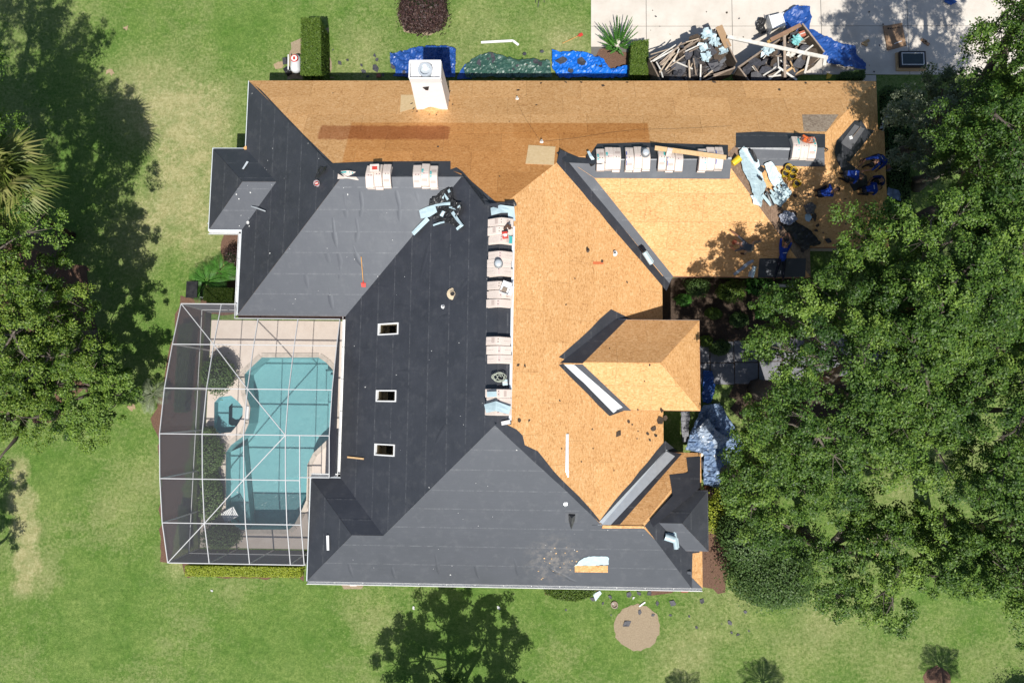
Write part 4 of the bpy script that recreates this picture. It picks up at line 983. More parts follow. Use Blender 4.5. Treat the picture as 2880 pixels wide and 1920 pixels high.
for i, (x, y, rx, ry, h) in enumerate([(360, 470, .85, .95, 1.6), (322, 900, .62, 1.0, 1.1), (332, 1120, .6, 1.2, 1.0), (385, 1318, 1.0, .7, 1.1), (318, 770, .3, .3, .7), (320, 1010, .5, .6, .8)]):
    p = c1(x, y, h*.4); shrub(['big rounded shrub inside the cage above the spa', 'shrub in the cage bed just below the spa', 'long low shrub along the pool side', 'spreading shrub inside the lower cage corner', 'tiny shrub against the spa rim', 'low shrub in the middle of the cage bed'][i], p.x, p.y, rx, ry, h, 60+i, shrubm, [4200, 2600, 3000, 3000, 700, 1400][i], size=.085)
q4 = lambda a, b_, c, d: [tuple(p[:2]) for p in (a, b_, c, d)]
hedge('tall clipped green hedge standing out from the upper eave', q4(D(693, 176, 1.3), D(741, 176, 1.3), D(738, 46, 1.3), D(694, 46, 1.3)), 1.5, 70, hedgem, 9000, .06)
hedge('boxy hedge between the leafy plant and the debris trailer', q4(D(1446, 172, .9), D(1488, 174, .9), D(1490, 92, .9), D(1450, 96, .9)), .95, 71, hedgem, 4600, .055)
hedge('low yellow green hedge along the bottom of the cage', q4(D(426, 1322, .5), D(690, 1325, .5), D(692, 1302, .5), D(426, 1298, .5)), .55, 72, limem, 7000, .06)
hedge('dark clipped hedge tucked between cage and house wall', q4(D(468, 690, .9), D(534, 692, .9), D(536, 662, .9), D(470, 660, .9)), .95, 73, hedgem, 2800, .06)
hedge('low dark hedge outside the left wall of the cage', [(-16.9, 3.6), (-16.2, 3.7), (-16.4, -.6), (-16.9, -.6)], .6, 74, shrubm, 3600, .07)
hedge('short hedge strip outside the lower left cage wall', [(-16.5, -5.0), (-16.05, -5.0), (-15.9, -7.0), (-16.3, -7.0)], .5, 75, shrubm, 1500, .07)
hedge('half round bush under the lower eave near the scrap felt', [tuple(D(*q, .5)[:2]) for q in ((1246, 1345), (1374, 1347), (1360, 1368), (1322, 1380), (1280, 1376), (1252, 1362))], .6, 76, hedgem, 2200, .06)
hedge('garage side hedge along the path', [(17.25, 8.5), (18.2, 8.5), (18.4, 15.4), (17.25, 15.6)], .7, 77, shrubm, 5200, .08)
hedge('small dark bush at the upper garage corner', q4(D(1925, 182, .4), D(1985, 182, .4), D(1985, 162, .4), D(1930, 168, .4)), .5, 78, shrubm, 1200, .07)
for i, (x, y, r_, h) in enumerate([(1600, 660, .6, .9), (1680, 668, .7, 1.0), (1745, 655, .7, 1.1), (1800, 668, .6, .9), (1640, 720, .4, .5), (1572, 690, .4, .6), (1700, 735, .5, .5), (1622, 782, .35, .45), (1760, 720, .5, .6), (1655, 800, .5, .6)]):
    p = D(x, y, h*.5); shrub(['first bed shrub right of the valley foot', 'second shrub below the garage roof edge', 'bright third shrub below the garage roof edge', 'shrub below the pale plank', 'little plant in the reddish shaded bed', 'shrub nearest the inner roof corner', 'low plant in the middle of the shaded bed', 'small rounded plant beside the porch corner', 'plant at the dark right end of the bed', 'shrub under the oak beside the porch'][i], p.x, p.y, r_, r_*.8, h, 80+i, [shrubm, hedgem, fernm][i % 3], 1500, size=.08)
# upright bright plant by the driveway: many arching spikes
r5 = random.Random(5); pc = D(1420, 100, .1); fp = thing('spiky_plant', (pc.x, pc.y, 0), 'bright green plant of upright feathery spikes beside the driveway', 'plant')
for i in range(46):
    a = r5.uniform(0, 6.283); k = r5.uniform(.1, 1)**.6; L = r5.uniform(.9, 1.35); base = pc+Vector((math.cos(a)*k*.4, math.sin(a)*k*.4, -.08)); d = Vector((math.cos(a)*k*.75, math.sin(a)*k*.75, 1)).normalized()
    b = B(); pts = [base+d*L*s/6+Vector((math.cos(a), math.sin(a), 0))*.05*(s/6)**2*k for s in range(7)]; b.tube(pts, [.02]*6+[.006], 4)
    for s in range(46):
        f = .1+.88*s/46; j = min(5, int(f*6)); p = pts[j].lerp(pts[j+1], f*6-j); an = s*2.4; v = Vector((math.cos(an), math.sin(an), .55)).normalized()*(.13*(1-f*.75)); pr = v.cross(d).normalized()*.018; b.add([p, p+v*.5-pr, p+v, p+v*.5+pr], [(0, 1, 2, 3)])
    o = b.build('spike', fernm, fp); at = o.data.attributes.new('tint', 'FLOAT', 'FACE'); bs_ = r5.uniform(.3, .8); at.data.foreach_set('value', [bs_+r5.uniform(-.2, .2) for _ in o.data.polygons])
fan_palm('fan palm with shaggy fronds poking in at the left edge', -22.8, 8.1, 8.2, 2.0, 90, 26, lean=(2.9, .4))
feather_palm('young feathery palm between the cage and the west wing', *D(478, 650, .6)[:2], .7, 1.15, 91, 10, mat=fernm)
feather_palm('second feathery palm close to the west wall', *D(505, 625, .6)[:2], .6, .95, 92, 9, mat=fernm)
feather_palm('grey green feathery palm outside the left cage wall', *D(352, 905, .4)[:2], .4, .95, 93, 9, mat=greyg)
feather_palm('small palm past the bottom edge, only its shadow seen at lower right', 19.3, -13.7, 3.1, 1.0, 94, 17, arch=.35)
feather_palm('palm past the bottom edge, its spiky shadow below the mulch circle', 11.2, -14.7, 3.3, 1.1, 95, 17, arch=.35)
feather_palm('palm past the bottom edge, its shadow tips left of the other', 7.6, -15.2, 3.3, 1.0, 96, 15, arch=.35)
shrub('round tree past the lower right corner', 23.0, -15.2, 2.0, 2.0, 4.2, 97, shrubm, 6000, size=.1)
shrub('brown dry shrub against the west wall', *D(530, 590, .5)[:2], .45, .6, .8, 98, purplem, 1500, size=.07)

# ------------------------------------------------------------------ shingle bundles stacked over the ridges
def bundle_mesh():
    b = B(); wd, L, th = .325, 1.0, .082; n = 13; prof = []
    for i in range(n):
        s = (i/(n-1)-.5)*L; prof.append((s*.92, -T*math.sqrt(s*s+.012)*.93+T*.1))
    rows = []
    for x, dx in ((-wd/2, .012), (-wd/2+.02, 0), (wd/2-.02, 0), (wd/2, -.012)):
        edge = abs(x) > wd/2-.01
        rows.append([(x, p[0]*(1.0 if not edge else .985), p[1]+th-(.018 if edge else 0)) for p in prof])
        rows.append([(x, p[0], p[1]) for p in prof])
    vs = [v for r in rows for v in r]; T_ = lambda r, i: r*n+i; fs = []; mi = []
    for a, c in ((0, 2), (2, 4), (4, 6)):
        for i in range(n-1): fs.append((T_(a, i), T_(c, i), T_(c, i+1), T_(a, i+1))); mi.append(0)
    for i in range(n-1):
        fs.append((T_(1, i), T_(0, i), T_(0, i+1), T_(1, i+1))); mi.append(0)
        fs.append((T_(6, i), T_(7, i), T_(7, i+1), T_(6, i+1))); mi.append(0)
        fs.append((T_(1, i), T_(1, i+1), T_(7, i+1), T_(7, i))); mi.append(0)
    for i, sg in ((0, 1), (n-1, -1)):
        q = [T_(0, i), T_(2, i), T_(4, i), T_(6, i), T_(7, i), T_(1, i)]; fs.append(tuple(q[::-sg])); mi.append(1)
    b.v = vs; b.f = fs; b.mi = mi; o = b.build('shingle_bundle', [wrap, wrapside])
    me = o.data; bpy.data.objects.remove(o); return me, prof, th
BM, BPROF, BTH = bundle_mesh()
def band_mesh(y0, y1, x0, x1, mat):
    b = B(); n = 5; vs = []
    for i in range(n):
        y = y0+(y1-y0)*i/(n-1); z = float(np.interp(y, [p[0] for p in BPROF], [p[1] for p in BPROF]))+BTH+.003; vs += [(x0, y, z), (x1, y, z)]
    b.add(vs, [(2*i, 2*i+1, 2*i+3, 2*i+2) for i in range(n-1)]); o = b.build('printed_band', mat); me = o.data; bpy.data.objects.remove(o); return me
BAND = [band_mesh(-.1, .2, -.14, -.06, teal), band_mesh(-.2, .35, .05, .12, teal), band_mesh(-.42, -.28, -.15, .14, teal), band_mesh(-.3, .3, -.15, -.11, navyp)]
TEXT = [band_mesh(-.3, -.2, -.12, .1, M('wrapper_print', (.40, .31, .27), (.5, .42, .37), 60, .6, .3)), band_mesh(.14, .26, -.08, .12, M('wrapper_print', (.40, .31, .27))), band_mesh(-.46, .46, -.004, .004, M('wrapper_seam', (.36, .29, .25), None, 40, .6, .3)), band_mesh(-.06, .03, -.13, .13, M('wrapper_print_dark', (.50, .38, .36), (.56, .47, .42), 80, .6, .3))]
HOLEB = band_mesh(-.02, .02, -.05, -.02, ink); HOLEB2 = band_mesh(-.02, .02, .06, .09, ink)
rb = random.Random(77)
POSN = ('left', 'middle', 'right'); POSV = ('top', 'middle', 'bottom')
def stack(dx, dy, zr, ns, desc, bands=(), layers=3, cols=3, tilt=0., pitch=.335):
    c = D(dx, dy, zr+.25); c.z = zr+.035
    if ns: c.x = xr
    for l in range(layers):
        for k in range(cols):
            o = bpy.data.objects.new('shingle_bundle', BM); COL.objects.link(o)
            off = (k-(cols-1)/2)*pitch; j = (rb.uniform(-.012, .012), rb.uniform(-.05, .05))
            if ns: o.location = (c.x+j[1], c.y-off+j[0], c.z+l*(BTH+.002)); o.rotation_euler = (0, 0, math.pi/2+tilt+rb.uniform(-.03, .03)); pn = POSV[k] if cols == 3 else 'single'
            else: o.location = (c.x+off+j[0], c.y+j[1], c.z+l*(BTH+.002)); o.rotation_euler = (0, 0, tilt+rb.uniform(-.03, .03)); pn = POSN[k] if cols == 3 else 'single'
            tag(o, f"{pn} {'top-layer' if l == layers-1 else ('second-layer' if l == layers-2 else 'bottom-layer')} shingle bundle, stack {desc}", 'shingle bundle', 'shingle bundles draped over the ridges')
            if l == layers-1:
                for (kk, bi) in bands:
                    if kk == k:
                        q = bpy.data.objects.new('printed_band', BAND[bi]); COL.objects.link(q); q.parent = o
                for me in rb.sample(TEXT, 2): q = bpy.data.objects.new('printed_text', me); COL.objects.link(q); q.parent = o
                for me in (HOLEB, HOLEB2):
                    if rb.random() < .75: q = bpy.data.objects.new('punched_hole', me); COL.objects.link(q); q.parent = o; q.location.y = 0
    return Vector((c.x, c.y, c.z+layers*(BTH+.002)))
zB = ZE+T*hB; z2 = ZE+T*h2; z3 = ZE+T*h3; zM = ZE+T*hM
st1 = stack(868, 402, zB, False, 'carrying the small red-labelled box, west ridge')
st2 = stack(976, 401, zB, False, 'with two teal marks at the end of the west ridge', [(1, 0), (2, 0)])
st3 = stack(1399, 361, z2, False, 'nearest the valley on the garage ridge', [(0, 0), (1, 0)])
st4 = stack(1466, 361, z2, False, 'on the garage ridge with the round vent on it', [(0, 3)])
st5 = stack(1541, 362, z2, False, 'under the high end of the plank', [(0, 1), (1, 3)])
st6 = stack(1634, 362, z2, False, 'under the low end of the plank', [(0, 1), (2, 3)])
st7 = stack(1849, 335, z3, False, 'with tangled hoses at the far end of the garage ridge', [(0, 1), (2, 1)])
sm1 = stack(1147, 529, zM, True, 'with the red box, topmost on the main ridge', [(2, 2)])
sm2 = stack(1147, 604, zM, True, 'with the round vent on the main ridge', [], pitch=.31)
sm3 = stack(1147, 675, zM, True, 'with the open white carton on the main ridge', [(0, 2)])
sm4 = stack(1145, 803, zM, True, 'left bare in the middle of the main ridge', [])
sm5 = stack(1143, 923, zM, True, 'under pale film at the lower main ridge end', [])
o = bpy.data.objects.new('shingle_bundle', BM); COL.objects.link(o); p = rD(800, 402, .03); o.location = p; o.rotation_euler = (0, 0, 1.5); tag(o, 'single shingle bundle with a teal end lying at the hip of the west wing', 'shingle bundle', 'shingle bundles draped over the ridges')
q = bpy.data.objects.new('printed_band', BAND[1]); COL.objects.link(q); q.parent = o

def one(name, b, mat, label, cat, group=None, **kw): return tag(b.build(name, mat, None, **kw), label, cat, group)
def cap_vent(p, label, r=.13, h=.24):
    t = thing('roof_ventilator', p, label, 'roof vent')
    B().lathe([(r*1.35, 0), (r*1.35, .02), (r*.85, .03), (r*.8, h*.62)], p, 18).build('base', greyp, t)
    B().lathe([(r*1.1, h*.62), (r*1.12, h*.72), (r*.95, h*.95), (r*.5, h), (r*.1, h*1.01)], p, 18).build('hood', galv, t, smooth=True)
cap_vent(D(1145, 606, sm2.z+.0), 'grey round vent hood set on the second stack of the main ridge'); cap_vent(D(1482, 353, st4.z), 'grey round vent hood set on a garage ridge stack')
def carton(p, sx, sy, sz, rz, label, mat, cat='box', top=None, open_=False, name='carton'):
    t = thing(name, p, label, cat, rz=rz); R = Matrix.Rotation(rz, 3, 'Z'); c = Vector(p)
    b = B()
    if open_:
        for q in ((sx/2, 0, .012, sy), (-sx/2, 0, .012, sy), (0, sy/2, sx, .012), (0, -sy/2, sx, .012)): b.box(c+R @ Vector((q[0], q[1], sz/2)), (q[2], q[3], sz), R)
        b.box(c+Vector((0, 0, .01)), (sx, sy, .02), R); b.build('carton_wall', mat, t)
        for q in ((sx/2+.06, 0, .12, sy), (0, sy/2+.05, sx, .1)): B().box(c+R @ Vector((q[0], q[1], sz-.01)), (q[2], q[3], .008), R).build('flap', mat, t)
        B().box(c+R @ Vector((-.02, -.03, sz*.4)), (sx*.5, sy*.5, sz*.3), R).build('contents', woodg, t)
    else:
        b.box(c+Vector((0, 0, sz/2)), (sx, sy, sz), R, .97); b.build('carton_wall', mat, t, bevel=.008)
        B().box(c+Vector((0, 0, sz+.004)), (sx*.9, .05, .003), R).build('tape', woodw, t)
        if top: B().box(c+R @ Vector((.01, -.02, sz+.007)), (sx*.55, sy*.45, .004), R).build('printed_label', top, t)
    return t
carton(D(862, 388, st1.z-.02), .38, .3, .16, .05, 'white nail box with a red label on the left ridge stack', M('white_card', (.66, .58, .52), None, 6, .7), top=red)
carton(D(1160, 541, sm1.z-.03), .22, .26, .14, .15, 'red box on the topmost stack of the main ridge', red, top=woodw)
carton(D(1161, 664, sm3.z-.05), .36, .36, .13, -.35, 'open white carton on the third stack of the main ridge', white, open_=True)
carton(D(1536, 352, st5.z-.02), .22, .36, .12, -.25, 'pale carton under the high end of the plank', M('white_card', (.66, .58, .52)))
carton(D(1160, 878, zM+.02), .2, .22, .05, .1, 'small pale blue pad beside the hose coil', pale)
b = B(); p0 = D(1504, 340, z2+.33); p1 = D(1668, 362, z2+.33); b.bar(p0, p1, .19, .03); one('plank', b, woodp, 'long pale plank lying across two garage ridge stacks', 'plank', bevel=.004)
def nailgun(p, rz, label, mat):
    t = thing('nail_gun', p, label, 'nail gun', rz=rz); R = Matrix.Rotation(rz, 3, 'Z'); c = Vector(p); f = lambda x, y, z: c+R @ Vector((x, y, z))
    B().box(f(0, 0, .06), (.28, .08, .1), R, .85).build('body', mat, t, bevel=.012); B().bar(f(-.08, 0, .06), f(-.12, -.18, .05), .045, .05).build('grip', blackp, t)
    B().tube([f(.14, 0, .05), f(.24, 0, .03)], [.03, .018], 8).build('nose', greyp, t)
    B().lathe([(.07, 0), (.07, .07)], f(.06, -.12, .02), 12).build('nail_magazine', mat, t)
    return t
def hose(pts, r, mat, label, name='air_hose'): return one(name, B().tube(pts, r, 6), mat, label, 'hose')
nailgun(D(1163, 522, sm1.z-.02), .9, 'dark nail gun on the topmost main ridge stack', M('brown_tool', (.10, .05, .03), None, 9, .5)); nailgun(D(1848, 316, st7.z-.02), -.6, 'orange nail gun on the end garage stack', M('orange_tool', (.6, .13, .03), None, 9, .4))
def coil(cx, r, n, mat, label, z0=0, rad=.014, seed=1, turns=5):
    q = random.Random(seed); pts = []
    for i in range(turns*18):
        a = i*2*math.pi/18; rr_ = r*(.7+.3*math.sin(a*.37+seed)+q.uniform(-.05, .05)); pts.append(Vector((cx.x+math.cos(a)*rr_+math.sin(i*.09)*.12, cx.y+math.sin(a)*rr_*.7, cx.z+z0+.015+.012*(i//18)+q.uniform(0, .012))))
    return hose(pts, rad, mat, label)
coil(D(1144, 866, zM+.1), .26, 5, M('pale_green_hose', (.42, .45, .36), None, 9, .5), 'pale coiled air hose on the main ridge', seed=4); coil(D(1855, 322, st7.z), .2, 4, M('orange_hose', (.45, .12, .05), None, 9, .5), 'tangled orange hose on the end garage stack', seed=6)
coil(rD(1800, 402, .06), .25, 3, blackp, 'dark loose hose loop on the sheathing right of the buckets', seed=8, turns=3, rad=.009); coil(rD(1890, 345, .04), .16, 3, blackp, 'dark hose bundle at the end of the garage ridge felt', seed=9, turns=3)
hose([D(1210, 216, 4.6), *(rD(x, y, .03) for x, y in ((1188, 235), (1200, 262), (1222, 296), (1241, 325)))], .004, blackp, 'thin black cord trailing down the north slope')
hose([rD(x, y, .03) for x, y in ((1245, 326), (1320, 318), (1400, 305), (1470, 298), (1560, 296), (1680, 290))], .003, blackp, 'thin black cord running along the north slope')

# ------------------------------------------------------------------ sheets, film, loose metal
def crumple(name, outline, z, amp, mat, label, cat, seed, res=.075, surf=None, fold=1.6, group=None, edge=.0, lift=.02):
    """crumpled sheet: grid draped on a base height with ridged folds, thickness by a solidify"""
    P = [D(*q, z)[:2] for q in outline] if surf is None else [rD(*q)[:2] for q in outline]
    x0_, x1_ = min(p[0] for p in P), max(p[0] for p in P); y0_, y1_ = min(p[1] for p in P), max(p[1] for p in P)
    nx, ny = max(4, int((x1_-x0_)/res)), max(4, int((y1_-y0_)/res)); idx = {}; vs = []; fs = []; sd = Vector((seed*3.7, seed*1.3, 0))
    for i in range(nx+1):
        for j in range(ny+1):
            x, y = x0_+(x1_-x0_)*i/nx, y0_+(y1_-y0_)*j/ny; q = Vector((x, y, 0))
            if not inside(P, x, y):
                hx_, hy_ = (x1_-x0_)/nx, (y1_-y0_)/ny
                if not any(inside(P, x+a*hx_, y+c_*hy_) for a in (-1, 0, 1) for c_ in (-1, 0, 1)): continue
                bd = None
                for m_ in range(len(P)):
                    A_, C_ = Vector(P[m_-1]), Vector(P[m_]); dd = C_-A_; u_ = max(0, min(1, (Vector((x, y))-A_).dot(dd)/max(1e-6, dd.dot(dd)))); r_ = A_+dd*u_
                    if bd is None or (r_-Vector((x, y))).length < bd[0]: bd = ((r_-Vector((x, y))).length, r_)
                x, y = bd[1]; q = Vector((x, y, 0)); x += .03*mnoise.noise(q*5+sd); y += .03*mnoise.noise(q*5-sd)
            h = mnoise.noise(q*fold*.5+sd)*.6+.5*(1-abs(mnoise.noise(q*fold+sd))*2)+.35*(1-abs(mnoise.noise(q*fold*2.3-sd))*2)+.2*(1-abs(mnoise.noise(q*fold*5+sd))*2)
            zz = (z if surf is None else roofz(x, y))+lift+amp*max(0, h+.35)
            idx[i, j] = len(vs); vs.append((x+.03*mnoise.noise(q*9), y+.03*mnoise.noise(q*9-sd), zz))
    for (i, j) in idx:
        if (i+1, j) in idx and (i, j+1) in idx and (i+1, j+1) in idx: fs.append((idx[i, j], idx[i+1, j], idx[i+1, j+1], idx[i, j+1]))
    b = B(); b.add(vs, fs); o = b.build(name, mat); md = o.modifiers.new('thickness', 'SOLIDIFY'); md.thickness = .004
    return tag(o, label, cat, group)
tarpb = M('blue_tarp', (.012, .055, .23), (.02, .085, .31), 3, .42, .45, .3, 9); tarpbb = M('bright_blue_tarp', (.008, .15, .60), (.006, .12, .50), 3, .42, .45, .3, 9); tarpg = M('green_tarp', (.02, .07, .05), (.05, .11, .085), 8, .4, .6, .5, 14)
tarps = M('faded_blue_tarp', (.11, .18, .32), (.24, .32, .44), 3, .42, .5, .4, 8)
crumple('blue_tarp', [(898, 128), (940, 118), (985, 110), (1030, 112), (1048, 118), (1046, 182), (905, 182), (912, 165), (898, 150)], .03, .2, tarpb, 'dark blue tarp crumpled on the lawn under the chimney shadow', 'tarp', 1, fold=2.4)
crumple('blue_tarp', [(1052, 175), (1068, 150), (1090, 140), (1085, 182), (1050, 184)], .03, .08, tarpb, 'small end of blue tarp beside the green one', 'tarp', 2)
crumple('green_tarp', [(1066, 158), (1085, 138), (1120, 126), (1180, 138), (1262, 142), (1268, 182), (1070, 182)], .035, .2, tarpg, 'dark green tarp bunched along the eave', 'tarp', 3)
crumple('bright_blue_tarp', [(1268, 120), (1300, 124), (1350, 128), (1385, 140), (1397, 162), (1440, 158), (1452, 182), (1285, 184), (1268, 160)], .04, .22, tarpbb, 'bright blue tarp with dark scraps on it near the spiky plant', 'tarp', 4, fold=2.4)
crumple('blue_tarp', [(1790, 55), (1800, 35), (1826, 20), (1855, 20), (1860, 45), (1855, 70), (1885, 85), (1920, 102), (1960, 110), (1966, 130), (1984, 150), (1984, 166), (1955, 160), (1900, 150), (1870, 112), (1850, 90), (1800, 70)], .05, .2, tarpb, 'large blue tarp trailing behind the right debris trailer', 'tarp', 5, fold=1.3)
crumple('blue_tarp', [(2165, 0), (2190, 0), (2196, 8), (2180, 16), (2168, 8)], .03, .08, tarpb, 'scrap of blue tarp at the top by the oak', 'tarp', 6)
crumple('blue_tarp', [(1612, 930), (1650, 925), (1668, 960), (1695, 1000), (1700, 1030), (1680, 1050), (1650, 1120), (1612, 1110), (1612, 1040), (1570, 1030), (1590, 975)], .03, .3, tarps, 'faded blue tarp heaped under the porch end', 'tarp', 7, fold=2.2)
crumple('plastic_sheet', [(1596, 985), (1622, 960), (1640, 985), (1668, 1005), (1650, 1030), (1612, 1022)], .2, .22, M('milky_plastic', (.42, .48, .56), (.25, .32, .42), 5, .3, .6, .4, 9), 'milky crumpled plastic on the faded tarp', 'plastic', 41, fold=2.6, res=.06)
crumple('blue_tarp', [(1612, 850), (1634, 852), (1640, 890), (1630, 925), (1612, 925)], .03, .16, tarpb, 'dark blue tarp strip in the shade of the porch end', 'tarp', 42, fold=1.8)
crumple('blue_tarp', [(2036, 432), (2062, 440), (2066, 462), (2044, 458), (2034, 444)], .9, .12, tarps, 'bit of blue sheet in the leaves beyond the crew', 'tarp', 8)
# torn pale film and black membrane heap on the big west slope
crumple('membrane_heap', [(988, 462), (1005, 450), (1025, 436), (1040, 434), (1042, 462), (1060, 470), (1062, 485), (1050, 500), (1040, 500), (1060, 520), (1055, 530), (1030, 512), (1000, 508), (985, 488)], 0, .16, blackp, 'heap of torn black membrane on the hip above the big west slope', 'membrane', 11, surf=1, fold=2.4, res=.05)
FG = 'torn film pieces on the west hip'
def strip_sheet(name, pts, wd, mat, label, cat, group=None, lift=.05, bow=.05, seed=0):
    """a bent band following roof points"""
    q = random.Random(seed); p3 = [rD(*p, lift+q.uniform(0, bow)) for p in pts]; b = B(); vs = []
    for i, p in enumerate(p3):
        d = (p3[min(i+1, len(p3)-1)]-p3[max(i-1, 0)]).normalized(); s = d.cross(Vector((0, 0, 1))).normalized(); k = wd*q.uniform(.75, 1.15)/2
        vs += [p-s*k+Vector((0, 0, q.uniform(0, bow))), p+Vector((0, 0, bow*.6)), p+s*k+Vector((0, 0, q.uniform(0, bow)))]
    fs = [(i*3+j, i*3+j+1, i*3+j+4, i*3+j+3) for i in range(len(p3)-1) for j in range(2)]; b.add(vs, fs); o = b.build(name, mat); md = o.modifiers.new('thickness', 'SOLIDIFY'); md.thickness = .005
    return tag(o, label, cat, group)
for i, (pts, wd, lab) in enumerate([([(950, 540), (985, 505)], .2, 'long pale film strip pointing down-left from the membrane heap'), ([(966, 495), (985, 490), (1003, 482)], .42, 'broad pale film sheet left of the membrane heap'), ([(1000, 476), (1020, 472), (1035, 470)], .12, 'pale film curl across the top of the membrane heap'),
        ([(1016, 460), (1022, 450), (1030, 462)], .12, 'looped pale film at the head of the membrane heap'), ([(1033, 478), (1048, 482), (1058, 476)], .1, 'short pale film on the right of the membrane heap'), ([(1040, 490), (1052, 508), (1062, 520), (1050, 530)], .13, 'pale film bent like an elbow at the lower right of the heap'),
        ([(1020, 488), (1015, 500)], .14, 'narrow pale film hanging in the middle of the heap'), ([(996, 520), (1012, 514), (1022, 512)], .09, 'thin pale film under the heap'), ([(1030, 436), (1034, 446)], .12, 'pale film tip at the very top of the heap')]):
    strip_sheet('film_strip', pts, wd, pale, lab, 'film strip', FG, lift=.12, bow=.07, seed=i)
crumple('straw_clump', [(995, 464), (1012, 460), (1022, 468), (1010, 474), (996, 474)], 0, .08, M('brown_granules', (.20, .10, .07), (.36, .22, .17), 60, .9, .1, .8, 80), 'small heap of brown granules on the membrane heap', 'debris', 12, surf=1, res=.04)
strip_sheet('edge_strip', [(1303, 996), (1302, 1080), (1299, 1160)], .13, galv, 'long straight galvanised strip lying up the bare east slope', 'metal strip', lift=.04, bow=.01)
crumple('membrane_sheet', [(1318, 1300), (1334, 1283), (1352, 1277), (1394, 1277), (1398, 1280), (1397, 1296), (1320, 1298)], 0, .02, pale, 'pale membrane sheet folded back over the lower black slope', 'membrane', 13, surf=1, res=.06, lift=.035)
def roll(p, d, L, r, label, mat=pale, core=.55):
    t = thing('membrane_roll', p, label, 'roll'); d = Vector(d).normalized(); a = Vector(p)-d*L/2; R = d.to_track_quat('Z', 'Y').to_matrix()
    B().lathe([(r*core, 0), (r, 0), (r, L), (r*core, L), (r*core, .01)], a, 20, R).build('wound_sheet', mat, t, smooth=False)
    B().lathe([(r*core*.98, .0), (r*core*.98, L*.99)], a, 14, R).build('dark_core', blackp, t)
    f = (Vector((0, 0, 1)).cross(d)).normalized(); B().bar(a+d*.02+f*r*.9-Vector((0, 0, r*.8)), a+d*(L-.02)+f*r*.9-Vector((0, 0, r*.8)), .12, .006).build('loose_end', mat, t)
roll(rD(1536, 1233, .17), (.8, -.25, 0), .42, .15, 'fat pale roll of membrane, left of two on the small hip'); roll(rD(1549, 1239, .12), (.12, -1, .05), .7, .1, 'slim pale roll leaning on the fat one')
roll(D(1488, 592, 4.35), (.62, -.78, -.35), .6, .1, 'pale roll lying in the black valley between main roof and garage'); roll(rD(1728, 625, .1), (.2, 1, .3), .5, .09, 'pale roll at the eave beside the new black sheet')
roll(rD(1355, 371, .12), (.45, -.85, 0), .45, .1, 'short pale roll at the start of the garage ridge', blackp); strip_sheet('film_strip', [(1350, 352), (1356, 364), (1362, 372)], .12, pale, 'pale film end beside the first garage ridge stack', 'film strip', lift=.16)
strip_sheet('film_strip', [(1128, 488), (1150, 482), (1174, 484), (1176, 510)], .3, pale, 'wide pale film folded above the topmost main ridge stack', 'film strip', lift=.1, bow=.04, seed=3); strip_sheet('film_strip', [(1120, 906), (1142, 905)], .22, pale, 'short pale film on the lowest ridge stack', 'film strip', lift=.42, bow=.02)
strip_sheet('film_strip', [(1116, 938), (1140, 932), (1172, 942)], .32, pale, 'big pale film sheet on the lowest ridge stack', 'film strip', lift=.44, bow=.06, seed=8); strip_sheet('film_strip', [(1152, 972), (1172, 968)], .16, white, 'white film scrap at the foot of the main ridge', 'film strip', lift=.06)
strip_sheet('film_strip', [(1160, 468), (1180, 466), (1184, 476)], .14, blackp, 'black film scrap at the head of the main ridge', 'film strip', lift=.1)
crumple('black_flap', [(724, 412), (735, 385), (753, 385), (748, 396), (730, 410)], 0, .08, blackp, 'curled black membrane flap above the pink bucket', 'membrane', 14, surf=1, res=.05)
strip_sheet('film_strip', [(560, 390), (571, 373)], .09, trimw, 'short pale metal strip on the small west hip', 'metal strip', lift=.04); strip_sheet('film_strip', [(579, 475), (612, 487)], .05, galv, 'bent silver flashing across the west valley', 'metal strip', lift=.05)
strip_sheet('film_strip', [(754, 1228), (755, 1262)], .12, white, 'white strip on the lower west corner hip', 'metal strip', lift=.04); strip_sheet('film_strip', [(985, 428), (978, 436)], .14, M('grey_film', (.25, .26, .28), None, 8, .5), 'small grey film piece below the west ridge stack', 'film strip', lift=.04)
# fiber-backed membrane panels laid on the brown slope by the crew
def board_sheet(px, nm, mat, label, cat, lift, th=.03, group=None):
    p3 = [rD(*q, lift) for q in px]; nn = Vector()
    for i in range(len(p3)): nn += p3[i].cross(p3[(i+1) % len(p3)])
    p3 = p3 if nn.z > 0 else p3[::-1]; return one(nm, B().slab(p3, (0, 0, -th)), mat, label, cat, group)
PG = 'pale membrane sheets on the brown slope'
crumple('membrane_sheet', [(1694, 350), (1708, 338), (1740, 372), (1744, 395), (1758, 430), (1745, 455), (1728, 462), (1722, 430), (1704, 392)], 0, .06, pale, 'upper pale membrane sheet with torn holes on the brown slope', 'membrane', 15, surf=1, res=.06, lift=.12, group=PG)
crumple('membrane_sheet', [(1752, 380), (1768, 374), (1790, 405), (1796, 422), (1776, 434), (1762, 412)], 0, .05, pale, 'middle pale membrane sheet beside the yellow buckets', 'membrane', 16, surf=1, res=.06, lift=.14, group=PG)
crumple('membrane_sheet', [(1764, 452), (1802, 424), (1814, 450), (1790, 478), (1776, 470)], 0, .05, pale, 'lower pale ribbed membrane sheet on the brown slope', 'membrane', 17, surf=1, res=.06, lift=.16, group=PG)
crumple('membrane_sheet', [(1722, 452), (1750, 455), (1745, 478), (1728, 472)], 0, .06, pale, 'small pale membrane corner at the hip edge', 'membrane', 18, surf=1, res=.05, lift=.14, group=PG)
